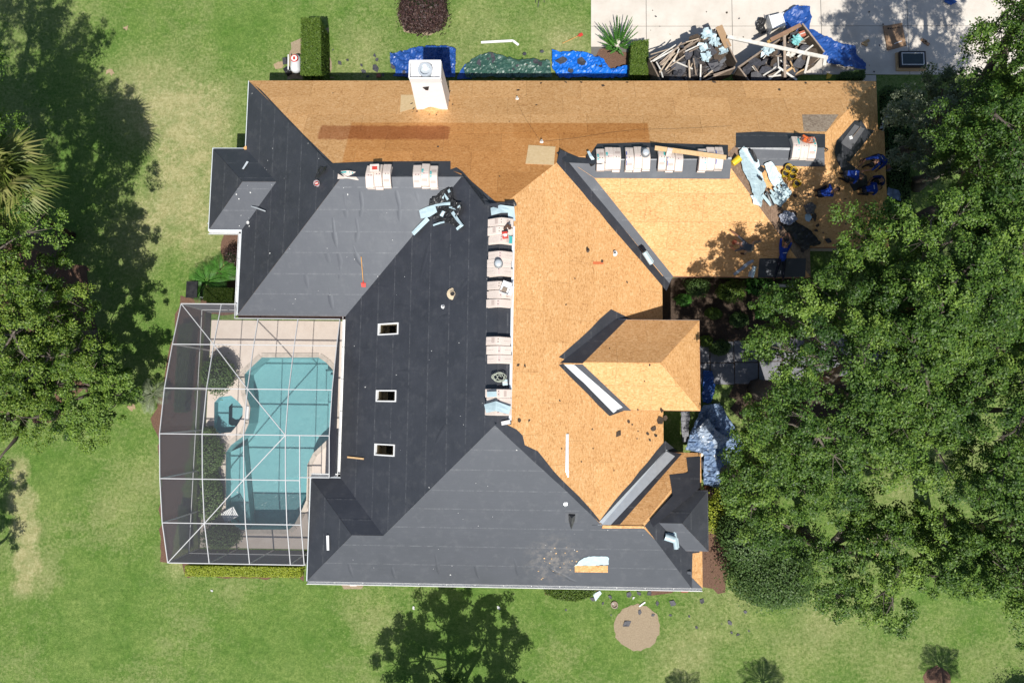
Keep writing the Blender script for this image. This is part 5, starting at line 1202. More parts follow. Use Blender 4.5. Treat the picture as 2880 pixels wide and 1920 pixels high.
for i in range(6):
    a = (1746+i*9, 452-i*5.6); strip_sheet('film_strip', [a, (a[0]+20, a[1]+24)], .14, pale, f"{['first', 'second', 'third', 'fourth', 'fifth', 'last'][i]} of the parallel pale ribs under the crew's sheets, from the left", 'film strip', lift=.24, bow=.03, seed=i)
for i, (pts, wd) in enumerate([([(1718, 352), (1726, 366), (1732, 380)], .14), ([(1740, 392), (1748, 400)], .2), ([(1736, 412), (1744, 420)], .12), ([(1755, 448), (1762, 462), (1770, 478)], .13)]):
    strip_sheet('film_strip', pts, wd, blackp, ['black tear across the top pale sheet', 'black scrap between the pale sheets', 'small black scrap on the upper pale sheet', 'black strip between the lower pale sheets'][i], 'film strip', lift=.32, bow=.04, seed=20+i)
crumple('membrane_sheet', [(1795, 520), (1806, 496), (1820, 503), (1840, 520), (1860, 530), (1885, 560), (1846, 575), (1830, 562), (1812, 540)], 0, .05, blackp, 'black membrane piece lying in the shaded valley', 'membrane', 19, surf=1, res=.06, lift=.05)
crumple('cloth_heap', [(1785, 498), (1800, 486), (1822, 492), (1830, 505), (1812, 520), (1794, 514)], 0, .13, M('pale_cloth', (.45, .47, .55), (.2, .22, .27), 9, .8, .2), 'pale crumpled cloth and gear heap in the shaded valley', 'cloth', 20, surf=1, res=.045, lift=.05)
crumple('tool_bag', [(1842, 476), (1858, 468), (1870, 475), (1866, 494), (1848, 494)], 0, .14, M('grey_canvas', (.16, .15, .14), (.07, .06, .06), 9, .85, .2), 'dark canvas tool bag on the sheathing below the kneeling roofer', 'bag', 21, surf=1, res=.045, lift=.04)
strip_sheet('film_strip', [(1684, 632), (1700, 620), (1716, 606), (1728, 600)], .12, M('grey_blue_film', (.30, .36, .42), None, 8, .4), 'grey film trailing along the eave left of the new black sheet', 'film strip', lift=.06, bow=.1, seed=3)
board_sheet([(1962, 287), (1985, 297), (1953, 345), (1930, 330)], 'membrane_sheet', M('grey_shield', (.10, .10, .105), (.14, .14, .15), 4, .5, .5), 'grey membrane square on the far hip of the garage', 'membrane', .05, .01)
b = B(); b.bar(rD(1955, 318, .09), rD(1975, 293, .1), .03, .03); one('broom_handle', b, woodg, 'short handle lying on the grey membrane at the far hip', 'stick'); carton(rD(1952, 318, .05), .14, .14, .06, .3, 'small white block on the grey membrane', white)
# buckets
def bucket(dx, dy, label, lie=None, mat=yellow, r=.15, h=.36, fill=True, lift=.0):
    p = rD(dx, dy, lift); R = (Vector(lie).normalized().to_track_quat('Z', 'Y').to_matrix() if lie else Matrix.Identity(3)); t = thing('bucket', p, label, 'bucket'); c = p+(Vector((0, 0, r)) if lie else Vector())
    B().lathe([(r*.82, 0), (r*.86, .02), (r, h), (r*1.06, h), (r*1.06, h-.03), (r*.99, h-.035), (r*.96, h-.01), (r*.8, .03), (.01, .03)], c, 18, R).build('pail', mat, t)
    if fill: B().lathe([(r*.88, h*.6), (r*.7, h*.66), (r*.3, h*.7)], c, 12, R).build('contents', blackp, t)
    pts = [c+R @ Vector((math.cos(a)*r*1.05, math.sin(a)*r*.5+.02, h-.02+math.sin(a)*.02)) for a in np.linspace(0, math.pi, 9)]; B().tube(pts, .006, 5).build('handle', greyp, t)
bucket(1680, 379, 'lone yellow bucket on its side at the end of the garage ridge felt', (.6, .5, .1)); bucket(1806, 390, 'topmost yellow bucket of the cluster by the crew', lift=-.05); bucket(1800, 402, 'left yellow bucket of the cluster', lift=-.05); bucket(1815, 408, 'middle dark-filled yellow bucket of the cluster', lift=-.05); bucket(1826, 425, 'lowest yellow bucket of the cluster', lift=-.05); bucket(1818, 396, 'right hand yellow bucket of the cluster', lift=-.05)
bucket(730, 424, 'pink and white pail on the dark west slope', None, M('pink_pail', (.62, .42, .44), (.66, .6, .6), 20, .5), .12, .2, False)
carton(rD(731, 425, .2), .14, .14, .02, .3, 'red lid card on the pink pail', red)
# bits fixed through the roof
def pipe(dx, dy, label, r=.05, h=.25, mat=greyp, name='vent_pipe'):
    p = rD(dx, dy); t = thing(name, p, label, 'vent pipe'); B().lathe([(r*2.2, .01), (r*2.2, .025), (r*1.05, .05), (r, h), (r*.85, h), (r*.85, h-.08), (.004, h-.08)], p, 14).build('pipe', mat, t); B().lathe([(r*.84, h-.07), (r*.5, h-.065)], p, 12).build('dark_bore', blackp, t)
pipe(1040, 675, 'cream pipe collar poking through the big west slope', .11, .12, M('cream_pvc', (.62, .50, .34), None, 8, .5)); pipe(1349, 575, 'short dark pipe on the bare main slope', .045, .2, scrapb); pipe(1411, 582, 'pale pipe stub beside the red mark on the bare slope', .06, .2, white); pipe(1382, 600, 'low stub above the red chalk mark', .03, .08, scrapb)
pipe(1188, 228, 'thin pale pipe high on the north slope', .035, .2, white); pipe(1244, 327, 'pale pipe above the loose sheet on the north slope', .035, .22, white); pipe(1018, 704, 'white fitting below the cream collar', .04, .1, white)
pv = rD(1312, 1192); vt = thing('roof_vent', pv, 'tall pointed black roof vent standing on the lower slope', 'roof vent')
b = B(); b.add([pv+Vector(q) for q in ((-.17, .2, .02), (.17, .2, .05), (.13, -.05, .1), (-.05, -.05, .1), (0, -.42, 0), (0, .1, .34), (-.1, .2, .22), (.15, .2, .2))], [(6, 7, 5), (0, 6, 3), (6, 5, 3), (3, 5, 4), (5, 2, 4), (7, 2, 5), (7, 1, 2), (0, 1, 7, 6), (0, 3, 4), (2, 1, 4)]); b.build('hood', M('black_vent_metal', (.03, .03, .03), (.1, .1, .1), 4, .35, .6), vt); B().box(pv+Vector((0, .02, .02)), (.5, .6, .015), normal_of('S').to_track_quat('Z', 'Y').to_matrix()).build('flange', felt_v, vt)
def tool(p0, p1, label, head, name='shovel', hm=red, sm=orange, r=.018):
    d = (p1-p0).normalized(); t = thing(name, p1, label, 'tool'); B().tube([p0, p1], [r, r*.9], 7).build('handle', sm, t); s = d.cross(Vector((0, 0, 1))).normalized()
    b = B(); q = p1
    b.slab([q-s*head*.5, q+s*head*.5, q+s*head*.42+d*.2, q-s*head*.42+d*.2], (0, 0, -.012)); b.tube([q-d*.1, q+d*.04], [r*1.2, r*1.8], 7); b.build('head', hm, t)
tool(rD(830, 590, .05), rD(835, 650, .05), 'long orange-handled roof shovel with a red head on the felt', .22); one('stick', B().bar(rD(799, 1049, .06), rD(836, 1053, .06), .07, .04), woodp, 'short pale wood stick on the big west slope', 'stick')
tool(D(1292, 100, .1), D(1330, 82, .12), 'orange-handled shovel lying on the lawn', .18); one('edge_strip', B().bar(D(1105, 98, .06), D(1178, 94, .06), .11, .04).bar(D(1178, 94, .06), D(1191, 104, .06), .11, .04), white, 'bent white metal edging on the upper lawn', 'metal strip')
board_sheet([(1214, 334), (1276, 338), (1272, 380), (1207, 377)], 'loose_osb_sheet', M('new_pale_sheathing', (.60, .43, .22)), 'loose pale square of OSB at the top of the north slope', 'board', .04, .018)
board_sheet([(1362, 601), (1386, 601), (1386, 607), (1362, 607)], 'chalk_mark', M('red_chalk', (.62, .16, .06), None, 30, .9), 'red chalk bar drawn on the bare main slope', 'mark', .017, .002)
# dark scraps, on the roof and on the lawn: each its own flake
rs = random.Random(123); scrap_meshes = []
for i in range(8):
    n = rs.randint(5, 8); b = B(); vs = []
    for j in range(n): a = 2*math.pi*j/n+rs.uniform(-.3, .3); k = rs.uniform(.45, 1.); vs.append((math.cos(a)*k, math.sin(a)*k*.75, rs.uniform(.0, .22)))
    vs.append((0, 0, .06)); b.add(vs, [(n, j, (j+1) % n) for j in range(n)]); o = b.build('felt_scrap', scrapm); md = o.modifiers.new('t', 'SOLIDIFY'); md.thickness = .04; scrap_meshes.append(o.data); bpy.data.objects.remove(o)
def scrap(p, r, mat=None, label='', group='', name='felt_scrap', tilt=None, cat='scrap'):
    me = rs.choice(scrap_meshes)
    if mat: 
        key = (me.name, mat.name)
        if key not in SCR_CACHE: m2 = me.copy(); m2.materials.clear(); m2.materials.append(mat); SCR_CACHE[key] = m2
        me = SCR_CACHE[key]
    o = bpy.data.objects.new(name, me); COL.objects.link(o); o.location = p; o.scale = (r, r, min(r, .35)); o.rotation_euler = (0, 0, rs.uniform(0, 6.28))
    if tilt is not None: o.rotation_mode = 'QUATERNION'; o.rotation_quaternion = tilt.to_track_quat('Z', 'Y') @ Matrix.Rotation(rs.uniform(0, 6.28), 3, 'Z').to_quaternion()
    return tag(o, ('small ' if r < .09 else 'hand-sized ' if r < .18 else 'broad ')+label, cat, group)
SCR_CACHE = {}
LG = [(830, 150, .1), (860, 128, .13), (866, 138, .12), (798, 138, .09), (780, 145, .14), (765, 115, .07), (862, 158, .22), (835, 165, .14), (905, 160, .2), (1000, 150, .16), (1128, 140, .3), (1100, 150, .22), (1230, 148, .18), (1240, 152, .16), (1290, 145, .38), (1335, 148, .3), (1375, 155, .26), (1310, 168, .2), (1205, 130, .13), (1245, 125, .11), (1188, 157, .12), (1180, 165, .1), (845, 176, .1), (930, 172, .12), (880, 172, .1)]
for x, y, r in LG: scrap(D(x, y, .06 if 890 < x < 1440 else .02)+Vector((0, 0, .24 if (890 < x < 1050 or 1085 < x < 1440) else 0)), r*1.15, None, 'dark scrap of felt strewn along the upper eave', 'felt scraps along the upper eave')
for x, y, r in [(1440, 1432, .25), (1470, 1405, .14), (1415, 1395, .1), (1600, 1440, .1), (1612, 1380, .17), (1545, 1385, .22), (1510, 1385, .14), (1500, 1412, .11), (1540, 1412, .09), (1680, 1452, .09), (1676, 1430, .15), (1695, 1456, .12), (1712, 1405, .12), (1720, 1448, .07), (1583, 1415, .08), (1658, 1432, .05), (1402, 1370, .16), (1445, 1365, .2), (1468, 1362, .18), (1492, 1362, .16), (1385, 1385, .09), (1362, 1376, .2), (1300, 1400, .07), (1404, 1412, .06)]:
    scrap(D(x, y, .02), r, None, 'dark scrap of felt strewn on the lower lawn', 'felt scraps on the lower lawn')
for x, y, r in [(1190, 208, .12), (1210, 150, .1), (1006, 338, .08), (1148, 406, .07), (1232, 242, .08), (765, 215, .07), (1170, 280, .05), (1242, 192, .12), (1300, 190, .12), (1335, 190, .1), (1385, 198, .13), (1200, 186, .12), (1180, 183, .08), (1440, 190, .1), (1640, 190, .12), (1790, 208, .14), (1850, 192, .13), (1905, 192, .12), (1130, 186, .1)]:
    scrap(rD(x, y, .03), r*.9, scrapb, 'brown torn shingle scrap on the bare north slope', 'shingle scraps on the north slope', tilt=normal_of('N'))
for x, y, r in [(1492, 838, .1), (1465, 940, .07), (1487, 995, .11), (1515, 965, .28), (1500, 985, .24), (1505, 1000, .14), (1492, 1010, .12), (1420, 995, .2), (1443, 968, .11), (1452, 975, .06), (1465, 990, .06), (1463, 1007, .05), (1205, 840, .1), (1190, 838, .09), (1215, 965, .09), (1192, 965, .12), (1360, 985, .05), (1410, 1080, .06), (1335, 1060, .06), (1362, 1030, .05), (1290, 1030, .05), (1440, 648, .07), (1320, 640, .06), (1300, 700, .05), (1520, 940, .16), (1527, 960, .2), (1480, 875, .05), (1285, 920, .07), (1400, 800, .05)]:
    scrap(rD(x, y, .03), r, scrapb, 'brown torn shingle scrap on the bare main slope', 'shingle scraps on the main slope', tilt=normal_of('ME'))
wht = M('white_scrap', (.62, .62, .6), None, 9, .7)
for i in range(70):
    k = rs.choice(('MW', 'BS', 'S', 'BW', 'MW', 'S', 'WS')); plan = SL[k][0]
    while True:
        x = rs.uniform(min(p[0] for p in plan), max(p[0] for p in plan)); y = rs.uniform(min(p[1] for p in plan), max(p[1] for p in plan))
        if inside(plan, x, y): break
    scrap(Vector((x, y, plane_z(k, x, y)+.022)), rs.choice((.018, .02, .025, .03, .05)), wht, 'tiny white chip on the black underlayment', 'white chips on the underlayment', name='white_chip', tilt=normal_of(k))
for x, y, r in [(586, 622, .1), (570, 512, .12), (573, 520, .05), (487, 1356, .1), (545, 1130, .06), (950, 1395, .12), (950, 1398, .07), (1408, 1386, .05), (1145, 1395, .12), (1455, 1372, .1), (480, 512, .13)]:
    scrap(rD(x, y, .03) if (x, y) in ((570, 512), (573, 520)) else D(x, y, .03), r, wht, 'white scrap lying in the open' , 'white scraps lying about', name='white_scrap')
for i in range(22):
    x = rs.uniform(1230, 1330); y = rs.uniform(1255, 1330); scrap(rD(x, y, .02), rs.uniform(.02, .06), woodp, 'pale wood splinter on the dusty lower slope', 'wood splinters on the lower slope', name='wood_splinter', tilt=normal_of('S'))

# ------------------------------------------------------------------ debris trailers on the driveway
TG = 'debris trailers'
plywood = M('trailer_plywood', (.16, .12, .09), (.08, .065, .05), 5, .8, .2, .3, 30, rand=.2)
def trailer(Wp, Np, Ep, label, rim=1.45, seed=1):
    r = random.Random(seed); a = W(*Wp, rim); n = W(*Np, rim); e = W(*Ep, rim); L = (n-a); Wd = (e-n); Wd = Wd-L.normalized()*Wd.dot(L.normalized()); c = a+L*.5+Wd*.5
    t = thing('dump_trailer', (c.x, c.y, 0), label, 'trailer', TG); lu, wu = L.normalized(), Wd.normalized()
    f = lambda u, v, z: Vector((a.x+L.x*u+Wd.x*v, a.y+L.y*u+Wd.y*v, z))
    B().slab([f(0, 0, .6), f(0, 1, .6), f(1, 1, .6), f(1, 0, .6)][::-1], (0, 0, -.08)).build('floor', woodg, t)
    for (p, q, k) in (((0, 0), (1, 0), 0), ((0, 1), (1, 1), 0), ((0, .03), (0, .97), .1), ((1, .03), (1, .97), .35)):
        h = rim+k; B().bar(f(*p, (h+.55)/2), f(*q, (h+.55)/2), .035, h-.55).build('side_panel', plywood, t); B().bar(f(*p, h+.012), f(*q, h+.012), .06, .045).build('top_rail', woodg, t)
    for u in (.35, .62):
        for v in (-.06, 1.06):
            p = f(u, v, .34); R = wu.to_track_quat('Z', 'Y').to_matrix(); wh = B().lathe([(.15, -.1), (.32, -.1), (.34, -.06), (.34, .06), (.32, .1), (.15, .1)], p, 18, R).build('wheel', blackp, t); B().lathe([(.14, -.105), (.14, .105)], p, 12, R).build('rim', greyp, wh)
    B().bar(f(0, .3, .5), f(-.28, .5, .5), .08, .08).bar(f(0, .7, .5), f(-.28, .5, .5), .08, .08).build('tongue', greyp, t)
    return f, t
fA, tA = trailer((1825, 168), (2012, 83), (2066, 190), 'left debris trailer heaped with felt and splintered boards', seed=1)
fB, tB = trailer((2075, 192), (2246, 76), (2308, 162), 'right debris trailer crossed by a long white board', seed=2)
rt = random.Random(9)
for f, who in ((fA, 'left'), (fB, 'right')):
    # heaped fill: mound of shredded felt, not countable
    b = B(); nu, nv = 34, 22; vs = []; fs = []
    for i in range(nu+1):
        for j in range(nv+1):
            u, v = i/nu, j/nv; p = f(.02+.96*u, .03+.94*v, 0); q = Vector((p.x, p.y, 0)); e = min(1, 6*min(u, 1-u, v, 1-v))
            h = .95+.35*e+.16*e*(1-abs(mnoise.noise(q*2.6))*2)+.10*mnoise.noise(q*6)+.06*mnoise.noise(q*15); vs.append((p.x, p.y, h))
    fs = [(i*(nv+1)+j, i*(nv+1)+j+1, (i+1)*(nv+1)+j+1, (i+1)*(nv+1)+j) for i in range(nu) for j in range(nv)]; b.add(vs, fs); o = b.build('debris_fill', M('shredded_felt', (.035, .033, .034), (.095, .08, .072), 13, .8, .3, 1., 40)); tag(o, f'heaped mass of shredded felt and granules filling the {who} trailer', 'debris', kind='stuff')
    for i in range(48):
        u, v = rt.uniform(.06, .94), rt.uniform(.08, .92); p = f(u, v, 1.4+rt.uniform(-.05, .26)); mt = rt.choice((None, None, None, scrapb, felt_v))
        scrap(p, rt.uniform(.14, .62), mt, f'torn felt sheet in the {who} debris trailer', f'felt scraps in the {who} trailer', tilt=Vector((rt.uniform(-.5, .5), rt.uniform(-.5, .5), 1)))
    for i in range(16):
        u, v = rt.uniform(.08, .92), rt.uniform(.1, .9); p = f(u, v, 1.45+rt.uniform(0, .1)); a = rt.uniform(0, 3.14); d = Vector((math.cos(a), math.sin(a), rt.uniform(-.2, .2)))*rt.uniform(.07, .3)
        one('wood_shard', B().bar(p-d, p+d, rt.uniform(.02, .06), rt.uniform(.012, .03)), rt.choice((woodl, woodg, woodg, woodw)), f'small wood shard tipped into the {who} trailer', 'wood shard', f'wood shards in the {who} trailer')
for i in range(14):
    f, who = rt.choice(((fA, 'left'), (fB, 'right'), (fB, 'right'))); u, v = rt.uniform(.1, .9), rt.uniform(.12, .9); p = f(u, v, 1.58+rt.uniform(0, .12)); a = rt.uniform(0, 3.14); d = Vector((math.cos(a), math.sin(a), rt.uniform(-.15, .15)))*rt.uniform(.25, .5)
    one('broken_board', B().bar(p-d, p+d, rt.uniform(.03, .07), .025), rt.choice((woodw, woodg, woodg, woodg)), f'broken board tangled into the {who} trailer load', 'board', f'tangled boards in the {who} trailer')
def zb(x, y): return (1800+.2296*x, 60+.2296*y)
def brd(a, c, z0, z1, wd, th, mat, label, group=None): one('broken_board', B().bar(W(*zb(*a), z0), W(*zb(*c), z1), wd, th), mat, label, 'board', group)
GA = 'pale boards fanned in the left trailer'
for i, (a, c) in enumerate([((130, 500), (440, 290)), ((160, 490), (470, 320)), ((200, 500), (250, 590)), ((240, 630), (440, 330)), ((250, 540), (510, 260)), ((310, 600), (460, 400)), ((360, 560), (550, 420)), ((410, 500), (480, 340)), ((270, 540), (430, 390)), ((240, 520), (480, 300)), ((450, 400), (740, 220)), ((560, 260), (720, 215)), ((540, 330), (650, 250)), ((600, 380), (720, 320)), ((600, 480), (610, 700)), ((770, 700), (890, 605)), ((130, 410), (400, 330)), ((260, 620), (280, 690))]):
    brd(a, c, 1.62+rt.uniform(0, .1), 1.72+rt.uniform(0, .12), rt.uniform(.04, .075), .03, rt.choice((woodl, woodl, woodw, woodg)), 'pale splintered board fanned out in the left debris trailer', GA)
brd((965, 60), (1080, 320), 1.9, 1.8, .34, .02, M('plywood_sheet', (.36, .24, .14), (.28, .18, .1), 6, .75, .2), 'brown plywood sheet standing on the right rim of the left trailer')
brd((900, 660), (1160, 575), 1.6, 1.6, .06, .05, woodg, 'dark rail across the lower corner of the left trailer'); brd((1070, 190), (2300, 450), 2.0, 1.85, .17, .05, woodw, 'long white board laid right across the right trailer'); brd((2270, 450), (2255, 545), 1.85, 1.8, .14, .05, woodw, 'short white end piece at right angles to the long white board')
brd((1200, 570), (1500, 360), 1.65, 1.65, .08, .05, woodg, 'grey rail along the lower left of the right trailer'); brd((1600, 230), (1970, 45), 1.9, 1.95, .18, .03, M('brown_board', (.30, .18, .11), (.2, .12, .08), 6, .7, .25), 'wide brown board on the upper rim of the right trailer'); brd((1560, 260), (1900, 90), 1.8, 1.8, .14, .03, M('ochre_board', (.42, .27, .10), None, 6, .7, .25), 'ochre board just below the wide brown one')
brd((1770, 180), (1775, 690), 1.8, 1.75, .12, .04, woodg, 'upright grey board standing through the right trailer'); brd((1690, 560), (1920, 720), 1.75, 1.7, .09, .03, woodw, 'white board slanting out of the lower right trailer'); brd((1580, 715), (1720, 600), 1.7, 1.75, .08, .03, woodw, 'white board crossing the slanting one'); brd((2080, 385), (2020, 640), 1.75, 1.7, .1, .03, woodw, 'white board propped near the end of the right trailer'); brd((1930, 440), (2120, 295), 1.75, 1.75, .07, .03, woodw, 'thin white board leaning to the blue tarp')
brd((1900, 650), (2010, 590), 1.7, 1.7, .05, .03, woodp, 'small pale board near the trailer end'); brd((1690, 440), (1695, 560), 1.7, 1.75, .05, .03, woodw, 'short white upright in the right trailer'); brd((1840, 490), (1900, 630), 1.7, 1.7, .06, .03, woodp, 'short pale board in the middle of the right trailer'); brd((1790, 620), (1880, 560), 1.7, 1.7, .1, .03, woodp, 'pale ochre offcut in the right trailer')
def film_clump(zx, zy, r, z, label, seed, mat=pale):
    q = random.Random(seed); p = W(*zb(zx, zy), z); b = B()
    for i in range(26):
        c = p+Vector((q.uniform(-r, r), q.uniform(-r, r), q.uniform(0, .18))); a = q.uniform(0, 6.28); u = Vector((math.cos(a), math.sin(a), q.uniform(-.5, .5)))*q.uniform(.06, .2); v = Vector((-math.sin(a), math.cos(a), q.uniform(-.6, .6)))*q.uniform(.04, .14)
        n = len(b.v); b.add([c-u-v, c+u-v*.4, c+u*.6+v, c-u*.7+v*.8], [(0, 1, 2, 3)])
    o = b.build('film_clump', mat); md = o.modifiers.new('t', 'SOLIDIFY'); md.thickness = .006; tag(o, label, 'film')
film_clump(830, 170, .2, 1.65, 'pale torn film at the top of the left trailer', 1); film_clump(900, 270, .22, 1.6, 'pale torn film in the middle of the left trailer', 2); film_clump(770, 330, .12, 1.6, 'small pale film bits beside the boards', 3); film_clump(800, 440, .14, 1.6, 'pale film sheet low in the left trailer', 4); film_clump(1010, 380, .08, 1.6, 'tiny pale film bits at the right of the left trailer', 5); film_clump(1560, 370, .18, 1.6, 'pale torn film at the left of the right trailer', 6); film_clump(1920, 240, .13, 1.7, 'turquoise torn film below the red box', 7, M('turquoise_film', (.15, .5, .5), (.3, .6, .58), 9, .5)); film_clump(1840, 410, .1, 1.65, 'pale shreds beside the upright grey board', 8, woodw)
carton(W(*zb(1975, 170), 1.6), .3, .26, .14, .35, 'reddish box lying on the right debris trailer', M('red_box', (.5, .16, .10), None, 8, .6))
for i in range(34):
    q = (rt.uniform(1480, 2050), rt.uniform(20, 172)); scrap(D(*q, .03), rt.uniform(.025, .09), rt.choice((None, scrapb, None, woodl)), 'small dark crumb of roofing on the driveway', 'roofing crumbs on the driveway', name='roofing_crumb')
# torn felt and film scattered down the diagonal edge by the crew
for i in range(30):
    k = rt.random(); q = (1725+150*k+rt.uniform(-25, 55), 440+120*k+rt.uniform(-30, 28)); p = rD(*q, .07); mt = rt.choice((None, None, pale, scrapb, None))
    scrap(p, rt.uniform(.06, .26), mt, 'torn membrane scrap on the shaded diagonal by the crew', 'membrane scraps by the crew', name='membrane_scrap', tilt=Vector((rt.uniform(-.3, .3), rt.uniform(-.5, .1), 1)))
for i in range(12):
    q = (rt.uniform(1800, 2010), rt.uniform(390, 560)); scrap(rD(*q, .05), rt.uniform(.04, .12), rt.choice((None, scrapb)), 'dark scrap on the sheathing among the crew', 'scraps among the crew', name='felt_scrap')
# other things on the driveway
wb_ = D(1764, 62, 0); wt = thing('metal_duct', wb_, 'white folded metal panel standing behind the right trailer', 'metal panel')
for (c, s, rz) in (((.25, .3, .3), (.7, .04, .6), .25), ((-.06, -.08, .3), (.04, .72, .6), .25), ((.56, .06, .3), (.04, .68, .6), .25)): B().box(wb_+Vector(c), s, Matrix.Rotation(rz, 3, 'Z')).build('panel', white, wt)
B().box(wb_+Vector((.27, .0, .5)), (.6, .66, .04), Matrix.Rotation(.25, 3, 'Z')).build('base_plate', white, wt)
crumple('black_bag', [(1735, 52), (1746, 44), (1756, 52), (1752, 66), (1758, 80), (1744, 84), (1736, 70)], .03, .2, blackp, 'torn black plastic left of the white metal panel', 'bag', 31, res=.05, fold=3)
cbx = [D(*q, .05) for q in ((2030, 60), (2072, 53), (2082, 105), (2040, 116))]; ct = thing('flattened_carton', sum(cbx, Vector())/4, 'large brown flattened cardboard box on the driveway in oak shade', 'cardboard')
B().slab(cbx[::-1], (0, 0, -.03)).build('panel', card, ct); u = (cbx[1]-cbx[0]).normalized(); v = (cbx[0]-cbx[3]).normalized()
for i in range(6): p = cbx[0]+u*(.3+i*.085)-v*.2+Vector((0, 0, .004)); B().box(p, (.045, .07, .002), Matrix.Rotation(math.atan2(u.y, u.x), 3, 'Z')).build('printed_mark', ink, ct)
B().lathe([(.05, 0), (.001, .003)], cbx[0]+u*.2-v*.17+Vector((0, 0, .002)), 10).build('printed_logo', ink, ct); B().bar(cbx[3]+u*.35+v*.28+Vector((0, 0, .005)), cbx[3]+u*.75+v*.36+Vector((0, 0, .005)), .03, .006).build('tape', white, ct)
B().bar(cbx[0]+Vector((0, 0, .02)), cbx[3]+Vector((0, 0, .02)), .1, .05).build('flap', card, ct)
su = [D(*q, .12) for q in ((2063, 122), (2122, 121), (2124, 156), (2063, 157))]; sk = thing('skylight_unit', sum(su, Vector())/4, 'new skylight in a wood crate standing at the driveway edge', 'skylight'); sc_ = sum(su, Vector())/4; sxs, sys = (su[1]-su[0]).length, (su[0]-su[3]).length
B().box((sc_.x, sc_.y-.05, .07), (sxs+.18, sys+.14, .1)).build('wood_crate', woodp, sk)
for q in ((0, sys/2-.035, sxs, .07), (0, -sys/2+.035, sxs, .07), (-sxs/2+.035, 0, .07, sys-.14), (sxs/2-.035, 0, .07, sys-.14)): B().box((sc_.x+q[0], sc_.y+q[1], .2), (q[2], q[3], .16)).build('black_frame', blackp, sk)
for q in ((0, sys/2-.1, sxs-.16, .03), (0, -sys/2+.1, sxs-.16, .03), (-sxs/2+.1, 0, .03, sys-.23), (sxs/2-.1, 0, .03, sys-.23)): B().box((sc_.x+q[0], sc_.y+q[1], .22), (q[2], q[3], .14)).build('white_bead', white, sk)
B().box((sc_.x, sc_.y, .24), (sxs-.2, sys-.2, .02)).build('glass', M('dark_glass', (.015, .03, .03), (.02, .04, .04), 2, .08, .8), sk)
for (x, y, rz, lb) in ((1990, 96, .5, 'small wood offcut left of the flattened carton'), (1986, 102, -.4, 'smaller wood offcut beside it'), (2122, 94, -.5, 'brown wood block right of the flattened carton'), (2128, 100, -.6, 'second brown wood block right of the carton')): one('wood_block', B().box(D(x, y, .05), (.3, .12, .08), Matrix.Rotation(rz, 3, 'Z')), woodp if x < 2000 else card, lb, 'wood block', bevel=.006)
one('yellow_scrap', B().slab([D(*q, .05) for q in ((1898, 184-2), (1906, 180), (1912, 172), (1900, 168))][::-1], (0, 0, -.02)), yellow, 'yellow plastic scrap by the end of the right trailer', 'scrap')
# propane tank and pool gear beside the upper hedge
tp_ = W(832, 180, .45); tk = thing('gas_tank', (tp_.x, tp_.y, 0), 'pale grey gas tank with a red emblem left of the tall hedge', 'gas tank'); R = Vector((0, 1, 0)).to_track_quat('Z', 'Y').to_matrix()
B().lathe([(.02, -.45), (.12, -.44), (.22, -.36), (.25, -.25), (.25, .25), (.22, .36), (.12, .44), (.02, .45)], tp_, 20, R).build('tank', M('tank_enamel', (.62, .64, .66), (.55, .57, .58), 4, .35, .5), tk, smooth=True)
B().lathe([(.19, .20), (.19, .262), (.15, .265)], tp_+Vector((0, .16, 0)), 20).build('emblem_ring', red, tk); B().lathe([(.15, .22), (.15, .27), (.01, .272)], tp_+Vector((0, .16, 0)), 20).build('emblem_disc', white, tk); B().box(tp_+Vector((0, .16, .275)), (.12, .16, .006)).build('emblem_mark', red, tk)
B().bar(tp_+Vector((-.33, -.35, .1)), tp_+Vector((-.36, .42, .1)), .05, .05).build('side_rail', white, tk)
for y in (-.25, .25): B().box((tp_.x, tp_.y+y, .1), (.4, .08, .2)).build('foot', greyp, tk)
pp = W(808, 200, .2); pm = thing('pump', (pp.x, pp.y, 0), 'black pump and valves at the foot of the gas tank', 'pump'); B().box(pp, (.3, .32, .35), Matrix.Rotation(.6, 3, 'Z'), .8).build('housing', blackp, pm, bevel=.02); B().tube([pp+Vector((.1, -.05, .1)), pp+Vector((.35, -.05, .25)), pp+Vector((.45, -.1, .1))], .03, 7).build('pipe', greyp, pm); B().lathe([(.05, 0), (.04, .05)], pp+Vector((.4, -.02, .2)), 10).build('valve', white, pm); B().bar(pp+Vector((-.1, .3, .1)), pp+Vector((-.12, .62, .15)), .2, .03).build('cover', scrapm, pm)
one('red_block', B().box(D(870, 174, .05), (.22, .18, .1)), brick, 'red block in the eave shadow', 'block', bevel=.01)
